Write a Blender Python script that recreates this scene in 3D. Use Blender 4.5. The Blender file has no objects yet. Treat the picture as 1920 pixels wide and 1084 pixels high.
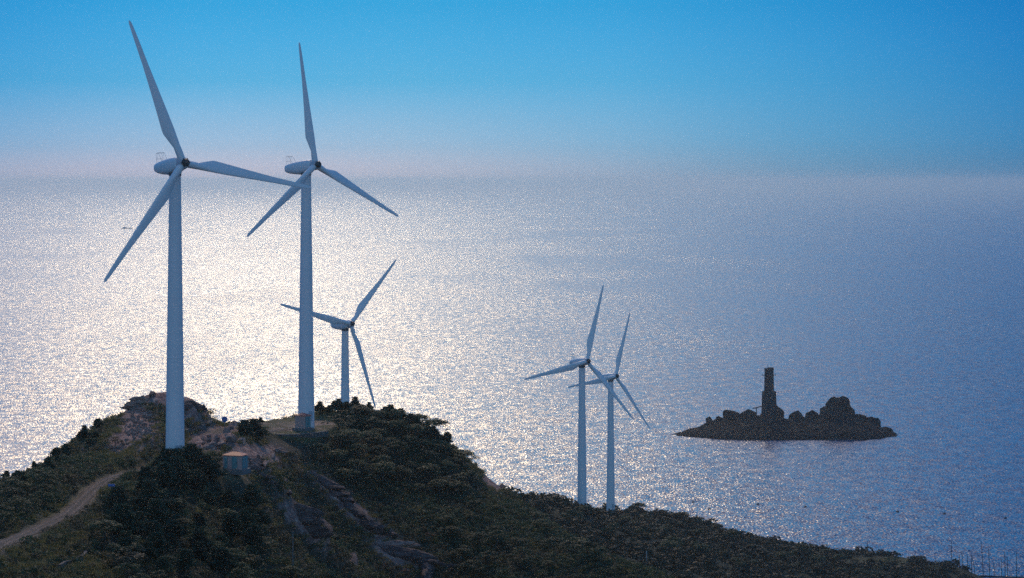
import bpy, bmesh, math, random
import numpy as np
from mathutils import Vector, Matrix
R_ = math.radians
random.seed(7); rng = np.random.default_rng(11)
scn = bpy.context.scene
C = scn.collection

# ------------------------------------------------------------------ camera
F = 4533.0; HOR = 339.5; CAMZ = 150.0
PITCH = 0.0        # level camera with a lens shift: the photograph's verticals do not converge
cam_d = bpy.data.cameras.new('camera'); cam_d.sensor_width = 36; cam_d.lens = F / 1920 * 36
cam_d.shift_y = -(542 - HOR) / 1920; cam_d.clip_start = 1; cam_d.clip_end = 400000
cam = bpy.data.objects.new('camera', cam_d); C.objects.link(cam)
cam.location = (0, 0, CAMZ); cam.rotation_euler = (math.pi / 2 - PITCH, 0, 0)
scn.camera = cam

# ------------------------------------------------------------------ light
SUN_EL, SUN_AZ = 35.0, -7.0          # azimuth from +Y, negative = left
SUN_E = 1.0
EXPOSURE = 0.1
SKY = 0.05; AUREOLE = 85
w = bpy.data.worlds.new('World'); scn.world = w; w.use_nodes = True
w.cycles.sampling_method = 'MANUAL'; w.cycles.sample_map_resolution = 2048
nt = w.node_tree; N = nt.nodes; L = nt.links; N.clear()
out = N.new('ShaderNodeOutputWorld'); bg = N.new('ShaderNodeBackground'); L.new(bg.outputs[0], out.inputs[0])
sky = N.new('ShaderNodeTexSky'); sky.sky_type = 'NISHITA'; sky.sun_disc = False
sky.sun_elevation = R_(SUN_EL); sky.sun_rotation = R_(SUN_AZ)
sky.altitude = 100; sky.air_density = 1.3; sky.dust_density = 1.0; sky.ozone_density = 3.0
bg.inputs[1].default_value = SKY
# the tint of the evening air by height above the horizon, and a warm band on the sun's side
tc = N.new('ShaderNodeTexCoord'); sep = N.new('ShaderNodeSeparateXYZ'); L.new(tc.outputs['Generated'], sep.inputs[0])
asn = N.new('ShaderNodeMath'); asn.operation = 'ARCSINE'; L.new(sep.outputs[2], asn.inputs[0])
mr = N.new('ShaderNodeMapRange'); mr.inputs[1].default_value = 0; mr.inputs[2].default_value = R_(20); L.new(asn.outputs[0], mr.inputs[0])
ramp = N.new('ShaderNodeValToRGB'); L.new(mr.outputs[0], ramp.inputs[0])
SKYRAMP = [(0.0, (.28, .76, 2.2)), (.05, (.20, .76, 2.2)), (.12, (.11, .66, 1.85)), (.21, (.045, .55, 1.48)), (.5, (.06, 1.15, 2.1)), (1, (.16, 1.35, 2.25))]
el = ramp.color_ramp.elements
el[0].position = 0; el[1].position = 1
for p, c in SKYRAMP[1:-1]: el.new(p)
for e, (p, c) in zip(sorted(el, key=lambda e: e.position), SKYRAMP): e.color = (*c, 1)
mul = N.new('ShaderNodeMix'); mul.data_type = 'RGBA'; mul.blend_type = 'MULTIPLY'; mul.inputs[0].default_value = 1
L.new(sky.outputs[0], mul.inputs[6]); L.new(ramp.outputs[0], mul.inputs[7])
# sky tint by azimuth: dimmer to the sides, warm fill added behind the camera
at = N.new('ShaderNodeMath'); at.operation = 'ARCTAN2'; L.new(sep.outputs[0], at.inputs[0]); L.new(sep.outputs[1], at.inputs[1])
sb = N.new('ShaderNodeMath'); sb.operation = 'SUBTRACT'; L.new(at.outputs[0], sb.inputs[0]); sb.inputs[1].default_value = R_(-2.5)
ab = N.new('ShaderNodeMath'); ab.operation = 'ABSOLUTE'; L.new(sb.outputs[0], ab.inputs[0])
r2 = N.new('ShaderNodeValToRGB'); m2 = N.new('ShaderNodeMapRange'); m2.inputs[2].default_value = R_(120)
L.new(ab.outputs[0], m2.inputs[0]); L.new(m2.outputs[0], r2.inputs[0])
AZR = [(0, (1.2, 1.03, .97)), (.042, (1.1, 1.0, .97)), (.083, (.7, .84, .9)), (.125, (.28, .62, .80)), (.5, (.35, .65, .85)), (1, (11, 1.75, 1.25))]
el = r2.color_ramp.elements
for p, c in AZR[1:-1]: el.new(p)
for e, (p, c) in zip(sorted(el, key=lambda e: e.position), AZR): e.color = (*c, 1)
mul2 = N.new('ShaderNodeMix'); mul2.data_type = 'RGBA'; mul2.blend_type = 'MULTIPLY'; mul2.inputs[0].default_value = 1
L.new(mul.outputs[2], mul2.inputs[6]); L.new(r2.outputs[0], mul2.inputs[7]); 
SUNV = (math.sin(R_(SUN_AZ)) * math.cos(R_(SUN_EL)), math.cos(R_(SUN_AZ)) * math.cos(R_(SUN_EL)), math.sin(R_(SUN_EL)))
dt = N.new('ShaderNodeVectorMath'); dt.operation = 'DOT_PRODUCT'; L.new(tc.outputs['Generated'], dt.inputs[0]); dt.inputs[1].default_value = SUNV
ac = N.new('ShaderNodeMath'); ac.operation = 'ARCCOSINE'; L.new(dt.outputs['Value'], ac.inputs[0])
m3_ = N.new('ShaderNodeMapRange'); m3_.inputs[2].default_value = R_(50); L.new(ac.outputs[0], m3_.inputs[0])
r3 = N.new('ShaderNodeValToRGB'); L.new(m3_.outputs[0], r3.inputs[0])
AUR = [(0, (1.0, .60, .30)), (.16, (.75, .43, .20)), (.27, (.24, .125, .055)), (.40, (.0, .0, .0)), (1, (0, 0, 0))]
el = r3.color_ramp.elements
for p, c in AUR[1:-1]: el.new(p)
for e, (p, c) in zip(sorted(el, key=lambda e: e.position), AUR): e.color = (*c, 1)
sc3 = N.new('ShaderNodeVectorMath'); sc3.operation = 'SCALE'; sc3.inputs['Scale'].default_value = AUREOLE; L.new(r3.outputs[0], sc3.inputs[0])
ad3 = N.new('ShaderNodeVectorMath'); ad3.operation = 'ADD'; L.new(mul2.outputs[2], ad3.inputs[0]); L.new(sc3.outputs[0], ad3.inputs[1])
# low warm band of dusty air on the sun's side of the horizon
r4 = N.new('ShaderNodeValToRGB'); m4 = N.new('ShaderNodeMapRange'); m4.inputs[1].default_value = R_(-2); m4.inputs[2].default_value = R_(5); L.new(asn.outputs[0], m4.inputs[0]); L.new(m4.outputs[0], r4.inputs[0])
el = r4.color_ramp.elements
LOW = [(.26, .72), (.32, .56), (.40, .27), (.62, 0)]
for p, c in LOW[1:-1]: el.new(p)
for e, (p, c) in zip(sorted(el, key=lambda e: e.position), LOW): e.position = p; e.color = (c, c, c, 1)
sb5 = N.new('ShaderNodeMath'); sb5.operation = 'SUBTRACT'; L.new(at.outputs[0], sb5.inputs[0]); sb5.inputs[1].default_value = R_(SUN_AZ)
ab5 = N.new('ShaderNodeMath'); ab5.operation = 'ABSOLUTE'; L.new(sb5.outputs[0], ab5.inputs[0])
m5 = N.new('ShaderNodeMapRange'); m5.interpolation_type = 'SMOOTHSTEP'; m5.inputs[2].default_value = R_(15); m5.inputs[3].default_value = 1; m5.inputs[4].default_value = 0; L.new(ab5.outputs[0], m5.inputs[0])
mu5 = N.new('ShaderNodeMath'); mu5.operation = 'MULTIPLY'; L.new(m5.outputs[0], mu5.inputs[0]); L.new(r4.outputs[0], mu5.inputs[1])
sc5 = N.new('ShaderNodeVectorMath'); sc5.operation = 'SCALE'; sc5.inputs[0].default_value = (11.5, 4.6, 3.0); L.new(mu5.outputs[0], sc5.inputs['Scale'])
ad5 = N.new('ShaderNodeVectorMath'); ad5.operation = 'ADD'; L.new(ad3.outputs[0], ad5.inputs[0]); L.new(sc5.outputs[0], ad5.inputs[1])
L.new(ad5.outputs[0], bg.inputs[0])

sd = bpy.data.lights.new('sun', 'SUN'); sd.energy = SUN_E; sd.angle = R_(0.6); sd.color = (1.0, .76, .49)
sun = bpy.data.objects.new('sun', sd); C.objects.link(sun)
sv = Vector((math.sin(R_(SUN_AZ)) * math.cos(R_(SUN_EL)), math.cos(R_(SUN_AZ)) * math.cos(R_(SUN_EL)), math.sin(R_(SUN_EL))))
sun.rotation_euler = sv.to_track_quat('Z', 'Y').to_euler(); sun.location = (0, 0, 400)

scn.view_settings.view_transform = 'Standard'; scn.view_settings.look = 'None'
scn.view_settings.exposure = EXPOSURE; scn.view_settings.gamma = 1
cy = scn.cycles
cy.use_denoising = False
cy.max_bounces = 6; cy.volume_bounces = 1; cy.diffuse_bounces = 3; cy.glossy_bounces = 2; cy.transmission_bounces = 2
cy.sample_clamp_indirect = 1.2
scn.render.use_persistent_data = False

# ------------------------------------------------------------------ helpers
cp, sp = math.cos(PITCH), math.sin(PITCH)
def ray(px, py):
    x = (px - 960) / F; y = -(py - HOR) / F
    d = Vector((x, cp + y * sp, -sp + y * cp))
    return d / d.y
def P(px, py, d):
    r = ray(px, py); return Vector((r.x * d, d, CAMZ + r.z * d))
def proj(x, y, z):
    dz = z - CAMZ
    dep = y * cp - dz * sp; up = y * sp + dz * cp
    return 960 + F * x / dep, HOR - F * up / dep
def tag(o, label=None, cat=None, group=None, kind=None):
    if label: o['label'] = label
    if cat: o['category'] = cat
    if group: o['group'] = group
    if kind: o['kind'] = kind
    return o
def empty(name, loc=(0, 0, 0), rz=0):
    o = bpy.data.objects.new(name, None); C.objects.link(o); o.location = loc; o.rotation_euler = (0, 0, rz)
    o.empty_display_size = .2
    return o
def mobj(name, verts, faces, mat, parent=None, smooth=False, mats=None, mi=None):
    me = bpy.data.meshes.new(name); me.from_pydata([tuple(v) for v in verts], [], [tuple(f) for f in faces])
    for m in (mats or [mat]): me.materials.append(m)
    if mi is not None: me.polygons.foreach_set('material_index', mi)
    if smooth: me.polygons.foreach_set('use_smooth', [True] * len(me.polygons))
    me.update()
    o = bpy.data.objects.new(name, me); C.objects.link(o)
    if parent: o.parent = parent
    return o
def fast_mesh(name, V, Fq, mat, parent=None, smooth=False):
    V = np.asarray(V, np.float32); Fq = np.asarray(Fq, np.int32); k = Fq.shape[1]
    me = bpy.data.meshes.new(name)
    me.vertices.add(len(V)); me.vertices.foreach_set('co', V.ravel())
    me.loops.add(Fq.size); me.loops.foreach_set('vertex_index', Fq.ravel())
    me.polygons.add(len(Fq)); me.polygons.foreach_set('loop_start', np.arange(len(Fq), dtype=np.int32) * k)
    if smooth: me.polygons.foreach_set('use_smooth', np.ones(len(Fq), bool))
    me.materials.append(mat); me.update(calc_edges=True); me.validate()
    o = bpy.data.objects.new(name, me); C.objects.link(o)
    if parent: o.parent = parent
    return o
class MB:
    def __init__(s): s.v = []; s.f = []
    def add(s, v, f):
        n = len(s.v); s.v += [tuple(x) for x in v]; s.f += [tuple(i + n for i in q) for q in f]; return s
    def box(s, c, d, rz=0, taper=1.0):
        c = Vector(c); hx, hy, hz = d[0] / 2, d[1] / 2, d[2] / 2; M = Matrix.Rotation(rz, 3, 'Z')
        v = [c + M @ Vector((sx * hx * (taper if sz > 0 else 1), sy * hy * (taper if sz > 0 else 1), sz * hz)) for sz in (-1, 1) for sx, sy in ((-1, -1), (1, -1), (1, 1), (-1, 1))]
        return s.add(v, [(3, 2, 1, 0), (4, 5, 6, 7), (0, 1, 5, 4), (1, 2, 6, 5), (2, 3, 7, 6), (3, 0, 4, 7)])
    def tube(s, pts, rad, n=8, cap=True):
        pts = [Vector(p) for p in pts]
        if not hasattr(rad, '__len__'): rad = [rad] * len(pts)
        V = []; ref = None
        for i, p in enumerate(pts):
            t = (pts[min(i + 1, len(pts) - 1)] - pts[max(i - 1, 0)]).normalized()
            if ref is None: ref = t.orthogonal().normalized()
            u = (ref - t * ref.dot(t)).normalized(); ref = u; b = t.cross(u)
            V += [p + (u * math.cos(2 * math.pi * k / n) + b * math.sin(2 * math.pi * k / n)) * rad[i] for k in range(n)]
        Fa = [(i * n + k, i * n + (k + 1) % n, (i + 1) * n + (k + 1) % n, (i + 1) * n + k) for i in range(len(pts) - 1) for k in range(n)]
        if cap: Fa += [tuple(range(n))[::-1], tuple((len(pts) - 1) * n + k for k in range(n))]
        return s.add(V, Fa)
    def loft(s, rings, cap=True):
        n = len(rings[0]); V = [p for r in rings for p in r]
        Fa = [(i * n + k, i * n + (k + 1) % n, (i + 1) * n + (k + 1) % n, (i + 1) * n + k) for i in range(len(rings) - 1) for k in range(n)]
        if cap: Fa += [tuple(range(n))[::-1], tuple((len(rings) - 1) * n + k for k in range(n))]
        return s.add(V, Fa)
    def build(s, name, mat, parent=None, smooth=False, fix=True):
        o = mobj(name, s.v, s.f, mat, parent, smooth)
        if fix:
            bm = bmesh.new(); bm.from_mesh(o.data); bmesh.ops.recalc_face_normals(bm, faces=bm.faces); bm.to_mesh(o.data); bm.free()
        return o
def sharp(o, ang=35):
    """smooth shading but hard edges past the angle"""
    me = o.data; me.polygons.foreach_set('use_smooth', [True] * len(me.polygons))
    bm = bmesh.new(); bm.from_mesh(me)
    for e in bm.edges:
        if len(e.link_faces) == 2 and e.calc_face_angle(0) > R_(ang): e.smooth = False
    bm.to_mesh(me); bm.free(); return o
def copy_tree(o, parent=None):
    c = o.copy(); C.objects.link(c); c.parent = parent
    for ch in list(o.children): copy_tree(ch, c)
    return c

# ---- numpy noise
def vnoise(x, y, seed=0):
    xi = np.floor(x).astype(np.int64); yi = np.floor(y).astype(np.int64); fx = x - xi; fy = y - yi
    fx = fx * fx * (3 - 2 * fx); fy = fy * fy * (3 - 2 * fy)
    def h(a, b):
        n = (a * 374761393 + b * 668265263 + seed * 974634777) & 0xffffffff
        n = ((n ^ (n >> 13)) * 1274126177) & 0xffffffff
        return ((n ^ (n >> 16)) & 0xffff) / 65535.0
    return (h(xi, yi) * (1 - fx) + h(xi + 1, yi) * fx) * (1 - fy) + (h(xi, yi + 1) * (1 - fx) + h(xi + 1, yi + 1) * fx) * fy
def fbm(x, y, o=4, seed=0, g=.5):
    s = 0; a = 1; t = 0
    for i in range(o):
        s = s + a * vnoise(x * 2 ** i + 17.3 * i, y * 2 ** i - 9.1 * i, seed + i); t += a; a *= g
    return s / t

# ------------------------------------------------------------------ materials
def mat(name):
    m = bpy.data.materials.new(name); m.use_nodes = True
    return m, m.node_tree.nodes, m.node_tree.links, m.node_tree.nodes['Principled BSDF']
def simple(name, col, rough=.5, var=.12, scale=2.0, metal=0, bump=0, spec=.5):
    m, n, l, b = mat(name)
    t = n.new('ShaderNodeTexNoise'); t.inputs['Scale'].default_value = scale; t.inputs['Detail'].default_value = 6
    c = n.new('ShaderNodeTexCoord'); l.new(c.outputs['Object'], t.inputs[0])
    r = n.new('ShaderNodeMapRange'); r.inputs[3].default_value = 1 - var; r.inputs[4].default_value = 1 + var; l.new(t.outputs[0], r.inputs[0])
    mx = n.new('ShaderNodeVectorMath'); mx.operation = 'SCALE'; mx.inputs[0].default_value = col; l.new(r.outputs[0], mx.inputs['Scale'])
    l.new(mx.outputs[0], b.inputs['Base Color']); b.inputs['Roughness'].default_value = rough; b.inputs['Metallic'].default_value = metal
    b.inputs['Specular IOR Level'].default_value = spec
    if bump:
        bp = n.new('ShaderNodeBump'); bp.inputs[0].default_value = bump; l.new(t.outputs[0], bp.inputs['Height']); l.new(bp.outputs[0], b.inputs['Normal'])
    return m
M = {}
M['white_paint'] = simple('white_paint', (.74, .75, .76), .42, .05, .35)
M['tower_paint'] = simple('tower_paint', (.72, .73, .75), .45, .06, .25)
M['dark_cap'] = simple('dark_cap', (.012, .014, .022), .5, .1)
M['hub_iron'] = simple('hub_iron', (.42, .45, .5), .5, .1)
M['dark_steel'] = simple('dark_steel', (.06, .07, .08), .6, .1)
M['rail_steel'] = simple('rail_steel', (.3, .32, .35), .5, .1)
M['pink_sheet'] = simple('pink_sheet', (.55, .36, .32), .55, .12, 1.5)
M['teal_sheet'] = simple('teal_sheet', (.13, .27, .27), .5, .1, 1.5)
M['red_roof'] = simple('red_roof', (.50, .13, .08), .6, .12, 3)
M['concrete'] = simple('concrete', (.16, .155, .15), .85, .2, 3, bump=.3)
M['ship_paint'] = simple('ship_paint', (.12, .14, .17), .6)
M['ship_white'] = simple('ship_white', (.5, .5, .5), .6)
M['dark_wood'] = simple('dark_wood', (.05, .045, .04), .8)
M['blue_panel'] = simple('blue_panel', (.04, .15, .42), .5)
M['bark'] = simple('bark', (.07, .05, .04), .9, .3, 4)
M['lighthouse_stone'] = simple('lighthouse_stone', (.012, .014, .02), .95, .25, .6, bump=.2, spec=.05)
M['buoy_black'] = simple('buoy_black', (.01, .01, .012), .6)
M['post_white'] = simple('post_white', (.5, .48, .45), .7)

def stone_material(name, c1, c2, c3, scale, bump=.6, dist=1.0):
    m, n, l, b = mat(name)
    c = n.new('ShaderNodeTexCoord')
    mp = n.new('ShaderNodeMapping'); mp.inputs['Rotation'].default_value = (.3, .6, .5); mp.inputs['Scale'].default_value = (1, 1, 2.2); l.new(c.outputs['Object'], mp.inputs[0])
    t = n.new('ShaderNodeTexNoise'); t.inputs['Scale'].default_value = scale; t.inputs['Detail'].default_value = 9; t.inputs['Roughness'].default_value = .65; l.new(mp.outputs[0], t.inputs[0])
    r = n.new('ShaderNodeValToRGB'); e = r.color_ramp.elements; e[0].position = .32; e[0].color = (*c1, 1); e[1].position = .68; e[1].color = (*c3, 1); k = e.new(.5); k.color = (*c2, 1)
    l.new(t.outputs[0], r.inputs[0]); l.new(r.outputs[0], b.inputs['Base Color']); b.inputs['Roughness'].default_value = .9; b.inputs['Specular IOR Level'].default_value = .25
    v = n.new('ShaderNodeTexVoronoi'); v.feature = 'DISTANCE_TO_EDGE'; v.inputs['Scale'].default_value = scale * 1.3; l.new(mp.outputs[0], v.inputs[0])
    ad = n.new('ShaderNodeMath'); ad.operation = 'ADD'; l.new(t.outputs[0], ad.inputs[0])
    mm = n.new('ShaderNodeMath'); mm.operation = 'MINIMUM'; l.new(v.outputs[0], mm.inputs[0]); mm.inputs[1].default_value = .12; l.new(mm.outputs[0], ad.inputs[1])
    bp = n.new('ShaderNodeBump'); bp.inputs[0].default_value = bump; bp.inputs[1].default_value = dist; l.new(ad.outputs[0], bp.inputs['Height']); l.new(bp.outputs[0], b.inputs['Normal'])
    return m
M['pink_rock'] = stone_material('pink_rock', (.12, .075, .065), (.27, .17, .14), (.50, .36, .29), .9, .8, .6)
M['slab_rock'] = stone_material('slab_rock', (.045, .034, .033), (.10, .07, .065), (.20, .14, .125), .6, .8, .6)
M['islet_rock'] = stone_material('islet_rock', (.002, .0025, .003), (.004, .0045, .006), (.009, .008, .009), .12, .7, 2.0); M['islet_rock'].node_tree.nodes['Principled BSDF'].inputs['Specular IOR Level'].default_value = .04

def foliage(name, cols, trans=.35):
    m, n, l, b = mat(name)
    c = n.new('ShaderNodeTexCoord'); oi = n.new('ShaderNodeObjectInfo')
    t = n.new('ShaderNodeTexNoise'); t.inputs['Scale'].default_value = 1.1; t.inputs['Detail'].default_value = 3; l.new(c.outputs['Object'], t.inputs[0])
    g = n.new('ShaderNodeNewGeometry')
    a1 = n.new('ShaderNodeMath'); a1.operation = 'MULTIPLY_ADD'; l.new(oi.outputs['Random'], a1.inputs[0]); a1.inputs[1].default_value = .45; 
    a2 = n.new('ShaderNodeMath'); a2.operation = 'MULTIPLY_ADD'; l.new(g.outputs['Random Per Island'], a2.inputs[0]); a2.inputs[1].default_value = .35; a2.inputs[2].default_value = -.27
    l.new(a2.outputs[0], a1.inputs[2])
    a3 = n.new('ShaderNodeMath'); a3.operation = 'ADD'; l.new(a1.outputs[0], a3.inputs[0]); l.new(t.outputs[0], a3.inputs[1])
    r = n.new('ShaderNodeValToRGB'); e = r.color_ramp.elements; e[0].position = .3; e[0].color = (*cols[0], 1); e[1].position = .8; e[1].color = (*cols[2], 1); k = e.new(.55); k.color = (*cols[1], 1)
    l.new(a3.outputs[0], r.inputs[0]); l.new(r.outputs[0], b.inputs['Base Color']); b.inputs['Roughness'].default_value = .65; b.inputs['Specular IOR Level'].default_value = .25
    tr = n.new('ShaderNodeBsdfTranslucent'); l.new(r.outputs[0], tr.inputs[0])
    mx = n.new('ShaderNodeMixShader'); mx.inputs[0].default_value = trans; l.new(b.outputs[0], mx.inputs[1]); l.new(tr.outputs[0], mx.inputs[2])
    l.new(mx.outputs[0], n['Material Output'].inputs[0])
    return m
M['pine_needles'] = foliage('pine_needles', ((.012, .030, .020), (.023, .052, .032), (.045, .078, .044)), .2)
M['green_leaves'] = foliage('green_leaves', ((.014, .036, .020), (.034, .066, .032), (.078, .112, .050)))
M['olive_leaves'] = foliage('olive_leaves', ((.020, .028, .017), (.038, .045, .026), (.072, .072, .038)))
M['red_leaves'] = foliage('red_leaves', ((.09, .03, .025), (.16, .06, .045), (.22, .10, .06)))
M['dry_grass'] = foliage('dry_grass', ((.08, .075, .03), (.13, .12, .045), (.21, .18, .07)), .4)

# ------------------------------------------------------------------ terrain
CP = []
def vis(*a): CP.extend([tuple(P(*p)) for p in a])
def hid(*a):
    for px, d, z in a: CP.append(((px - 960) / F * d, d, z))
vis((0,1035,290),(120,965,330),(235,893,375),(0,960,320),(60,915,350),(0,903,365),(70,870,385),(130,838,405),(190,792,425),(250,748,440),(305,727,445),(345,744,445),(380,782,450),
    (260,800,425),(200,850,400),(150,880,385),(430,794,465),(480,794,490),(300,930,345),(250,950,335),(350,960,345),(300,1084,300),(150,1084,285),(0,1084,275),(400,900,375),(400,1000,345),
    (480,900,385),(480,1000,368),(450,1084,345),(441,879,382),(400,832,398),(440,806,428),(470,850,398),(500,860,400),(395,812,430),
    (530,800,470),(570,795,479),(520,808,464),(600,795,479),(620,772,500),(650,765,505),(700,770,500),(760,785,495),(800,820,488),(850,888,478),(890,935,469),(920,950,465),(945,985,455),
    (985,1016,450),(1060,1030,440),(1150,1052,430),(1240,1094,420),
    (550,848,456),(610,848,462),(700,820,485),(620,900,455),(750,900,466),(850,955,455),(700,1000,438),(850,1040,438),(700,1084,422),(900,1084,428),(1000,1035,442),(1100,1084,425),(560,960,430),(560,1084,392),(800,860,478),
    (995,948,700),(1050,942,740),(1100,960,736),(1145,955,874),(1200,958,870),(1300,982,885),(1400,1014,905),(1480,1030,930),(1560,1040,948),(1700,1046,954),(1780,1062,930),(1815,1080,908),
    (1050,985,690),(1150,1000,700),(1300,1030,770),(1450,1060,830),(1600,1070,870),(1400,1084,740),(1600,1084,855),(1720,1078,892),(1220,1060,640))
CP.append(tuple(P(325,870,378)))
hid((300,500,88),(300,600,45),(300,750,-6),(100,450,82),(100,550,40),(100,700,-10),(500,560,76),(500,650,55),(600,560,80),(700,560,78),(645,640,63),(645,705,57),(645,800,30),(645,900,-6),(400,850,-8),
    (-200,300,100),(-200,380,78),(-200,500,25),(-200,640,-8),(-400,300,90),(-600,400,20),(-600,550,-8),(0,200,96),(500,200,92),(960,200,86),(1400,220,78),(960,280,82),(1200,300,76),(200,120,96),(1300,120,84),
    (1900,250,60),(1900,400,35),(1300,350,72),(1500,450,52),(1700,500,28),(1200,520,62),(1000,520,72),(1000,600,56),(850,560,72),(1300,600,42),(1500,600,26),(1500,720,22),(1900,600,4),(1900,750,-4),(2200,500,2),(2200,650,-6),(2500,400,10),(1900,860,-5),(1900,930,-6),
    (1145,960,10),(1145,1040,-7),(1300,1000,-5),(1450,1020,-6),(1600,1020,-6),(1750,1000,-6),(985,820,30),(985,950,-6),(800,800,28),(800,900,-6),(645,1100,-12),(1145,1250,-14),(1600,1200,-14),(-200,900,-14),(2100,1000,-12),(300,1000,-14))
CP = np.array(CP); c0 = 6.0
def phi(d2): return np.sqrt(d2 + c0 * c0)
A = phi(((CP[:, None, :2] - CP[None, :, :2]) ** 2).sum(-1)); n_ = len(CP)
A -= np.eye(n_) * 1.0        # a little smoothing
K = np.zeros((n_ + 1, n_ + 1)); K[:n_, :n_] = A; K[:n_, n_] = 1; K[n_, :n_] = 1
W_ = np.linalg.solve(K, np.append(CP[:, 2], 0))
# road centre line, laid on the ground
ROADPX = [(-120,1086,262),(-40,1052,282),(0,1023,290),(52,1001,303),(105,976,322),(136,957,334),(162,932,348),(183,912,360),(208,898,368),(235,889,376),(270,880,388),(320,862,402),(360,838,418),(385,822,428),(415,806,442),(455,800,458),(500,798,468),(545,797,474)]
RW = np.array([P(*p)[:] for p in ROADPX])
def catmull(pts, k=10):
    o = []
    p = np.vstack([2 * pts[0] - pts[1], pts, 2 * pts[-1] - pts[-2]])
    for i in range(1, len(p) - 2):
        for t in np.linspace(0, 1, k, endpoint=False):
            o.append(.5 * ((2 * p[i]) + (-p[i - 1] + p[i + 1]) * t + (2 * p[i - 1] - 5 * p[i] + 4 * p[i + 1] - p[i + 2]) * t * t + (-p[i - 1] + 3 * p[i] - 3 * p[i + 1] + p[i + 2]) * t ** 3))
    o.append(pts[-1]); return np.array(o)
RC = catmull(RW, 8)
PLAT = P(543, 797, 474); PLAT_Z = 101.4
plat_c = np.array([PLAT.x, PLAT.y + 5]); 
def plat_d(x, y):   # signed-ish distance to the levelled pad of the second turbine (ellipse)
    return np.sqrt(((x - plat_c[0]) / 8.8) ** 2 + ((y - plat_c[1]) / 15.5) ** 2)
def sstep(a, b, x):
    t = np.clip((x - a) / (b - a), 0, 1); return t * t * (3 - 2 * t)
def H(x, y, detail=True):
    x = np.atleast_1d(np.asarray(x, float)); y = np.atleast_1d(np.asarray(y, float)); z = np.empty(x.shape)
    fx, fy, fz = x.ravel(), y.ravel(), z.ravel()
    for i in range(0, len(fx), 20000):
        a = fx[i:i + 20000]; b = fy[i:i + 20000]
        fz[i:i + 20000] = phi((a[:, None] - CP[:, 0]) ** 2 + (b[:, None] - CP[:, 1]) ** 2) @ W_[:n_] + W_[n_]
    z = fz.reshape(x.shape)
    far = sstep(500, 700, y)
    n = (fbm(x / 14, y / 14, 5, 3) - .5) * (2.6 + 3 * far)
    n2 = (1 - np.abs(fbm((x + .5 * y) / 6, (y - .4 * x) / 13, 4, 9) * 2 - 1)) - .7
    rocky = np.exp(-(((x + 57) / 14) ** 2 + ((y - 432) / 16) ** 2)) + np.exp(-(((x + 47) / 6) ** 2 + ((y - 400) / 12) ** 2)) + .6 * np.exp(-(((x + 30) / 22) ** 2 + ((y - 430) / 28) ** 2))
    z = z + n + n2 * rocky * 3.2
    # road cut
    near = (y < 500) & (x < 0)
    if near.any():
        xx = x[near]; yy = y[near]; dmin = np.full(xx.shape, 1e9); zr = np.zeros(xx.shape)
        for q in RC:
            d = (xx - q[0]) ** 2 + (yy - q[1]) ** 2; k = d < dmin; dmin[k] = d[k]; zr[k] = q[2]
        wgt = 1 - sstep(1.5, 4.5, np.sqrt(dmin)); zz = z[near]; z[near] = zz * (1 - wgt) + zr * wgt
    pd = plat_d(x, y); wgt = 1 - sstep(1.0, 1.16, pd)
    z = z * (1 - wgt) + PLAT_Z * wgt
    return z
def h1(x, y): return float(H([x], [y])[0])
DS = np.concatenate([np.arange(255, 520, 1.0), np.arange(520, 1100, 3.0)])
def hit(px, py):
    r = ray(px, py); z = H(r.x * DS, DS); k = np.nonzero(z >= CAMZ + r.z * DS)[0]
    d = DS[k[0]] if len(k) else DS[-1]
    return Vector((r.x * d, d, h1(r.x * d, d)))

ys = np.concatenate([np.arange(90, 270, 4.0), np.arange(270, 505, .8), np.arange(505, 1120, 2.4)])
xs = np.concatenate([np.arange(-260, -90, 4.0), np.arange(-90, 45, .8), np.arange(45, 330, 2.4)])
X, Y = np.meshgrid(xs, ys); Z = H(X, Y)
fine = (X > -92) & (X < 47) & (Y < 507)
nx, ny = len(xs), len(ys)
ii = (np.arange(ny - 1)[:, None] * nx + np.arange(nx - 1)[None, :]).ravel()
FQ = np.stack([ii, ii + 1, ii + nx + 1, ii + nx], 1)
# ground colour weights: rock, dry grass, bare soil
gy, gx = np.gradient(Z, ys, xs); slope = np.sqrt(gx ** 2 + gy ** 2)
PXg, PYg = proj(X, Y, Z)
def blob(cx, cy, rx, ry, rot=0):
    a = R_(rot); dx = PXg - cx; dy = PYg - cy; u = dx * math.cos(a) + dy * math.sin(a); v = -dx * math.sin(a) + dy * math.cos(a)
    return np.exp(-((u / rx) ** 2 + (v / ry) ** 2))
nearm = (Y < 515)
rock = np.zeros_like(Z)
for b in ((262,788,40,50),(470,848,55,15),(400,826,45,26),(360,775,26,22),(300,745,45,22),(365,765,40,22),(400,830,45,22),(430,812,30,12),(500,862,26,14),(470,870,40,20),(640,762,40,10),(690,985,80,10,42),(560,975,60,18,45),(740,1035,50,20,30),(925,905,30,14,40),(650,940,90,14,40),(230,830,30,20)):
    rock = np.maximum(rock, blob(*b))
rock = np.clip(rock * nearm * 1.45 + (fbm(X / 5, Y / 5, 4, 21) - .5) * .9 * (rock > .15), 0, 1)
grass = np.zeros_like(Z)
for b in ((70,1040,120,22,-25),(250,850,80,20),(150,940,70,16,-30),(620,785,60,10),(430,785,50,8),(200,920,60,10),(460,890,60,12),(180,1060,80,30)):
    grass = np.maximum(grass, blob(*b))
grass = np.clip(grass * nearm + (plat_d(X, Y) < 1.1) * .8, 0, 1)
field = ((np.abs(PXg - 1650) < 62) & (np.abs(PYg - 1053) < 7) & ~nearm).astype(float)
rd = np.full(X.shape, 1e9)
sel = nearm & (X < 0)
tmp = np.full(int(sel.sum()), 1e9)
for q in RC: tmp = np.minimum(tmp, (X[sel] - q[0]) ** 2 + (Y[sel] - q[1]) ** 2)
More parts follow.
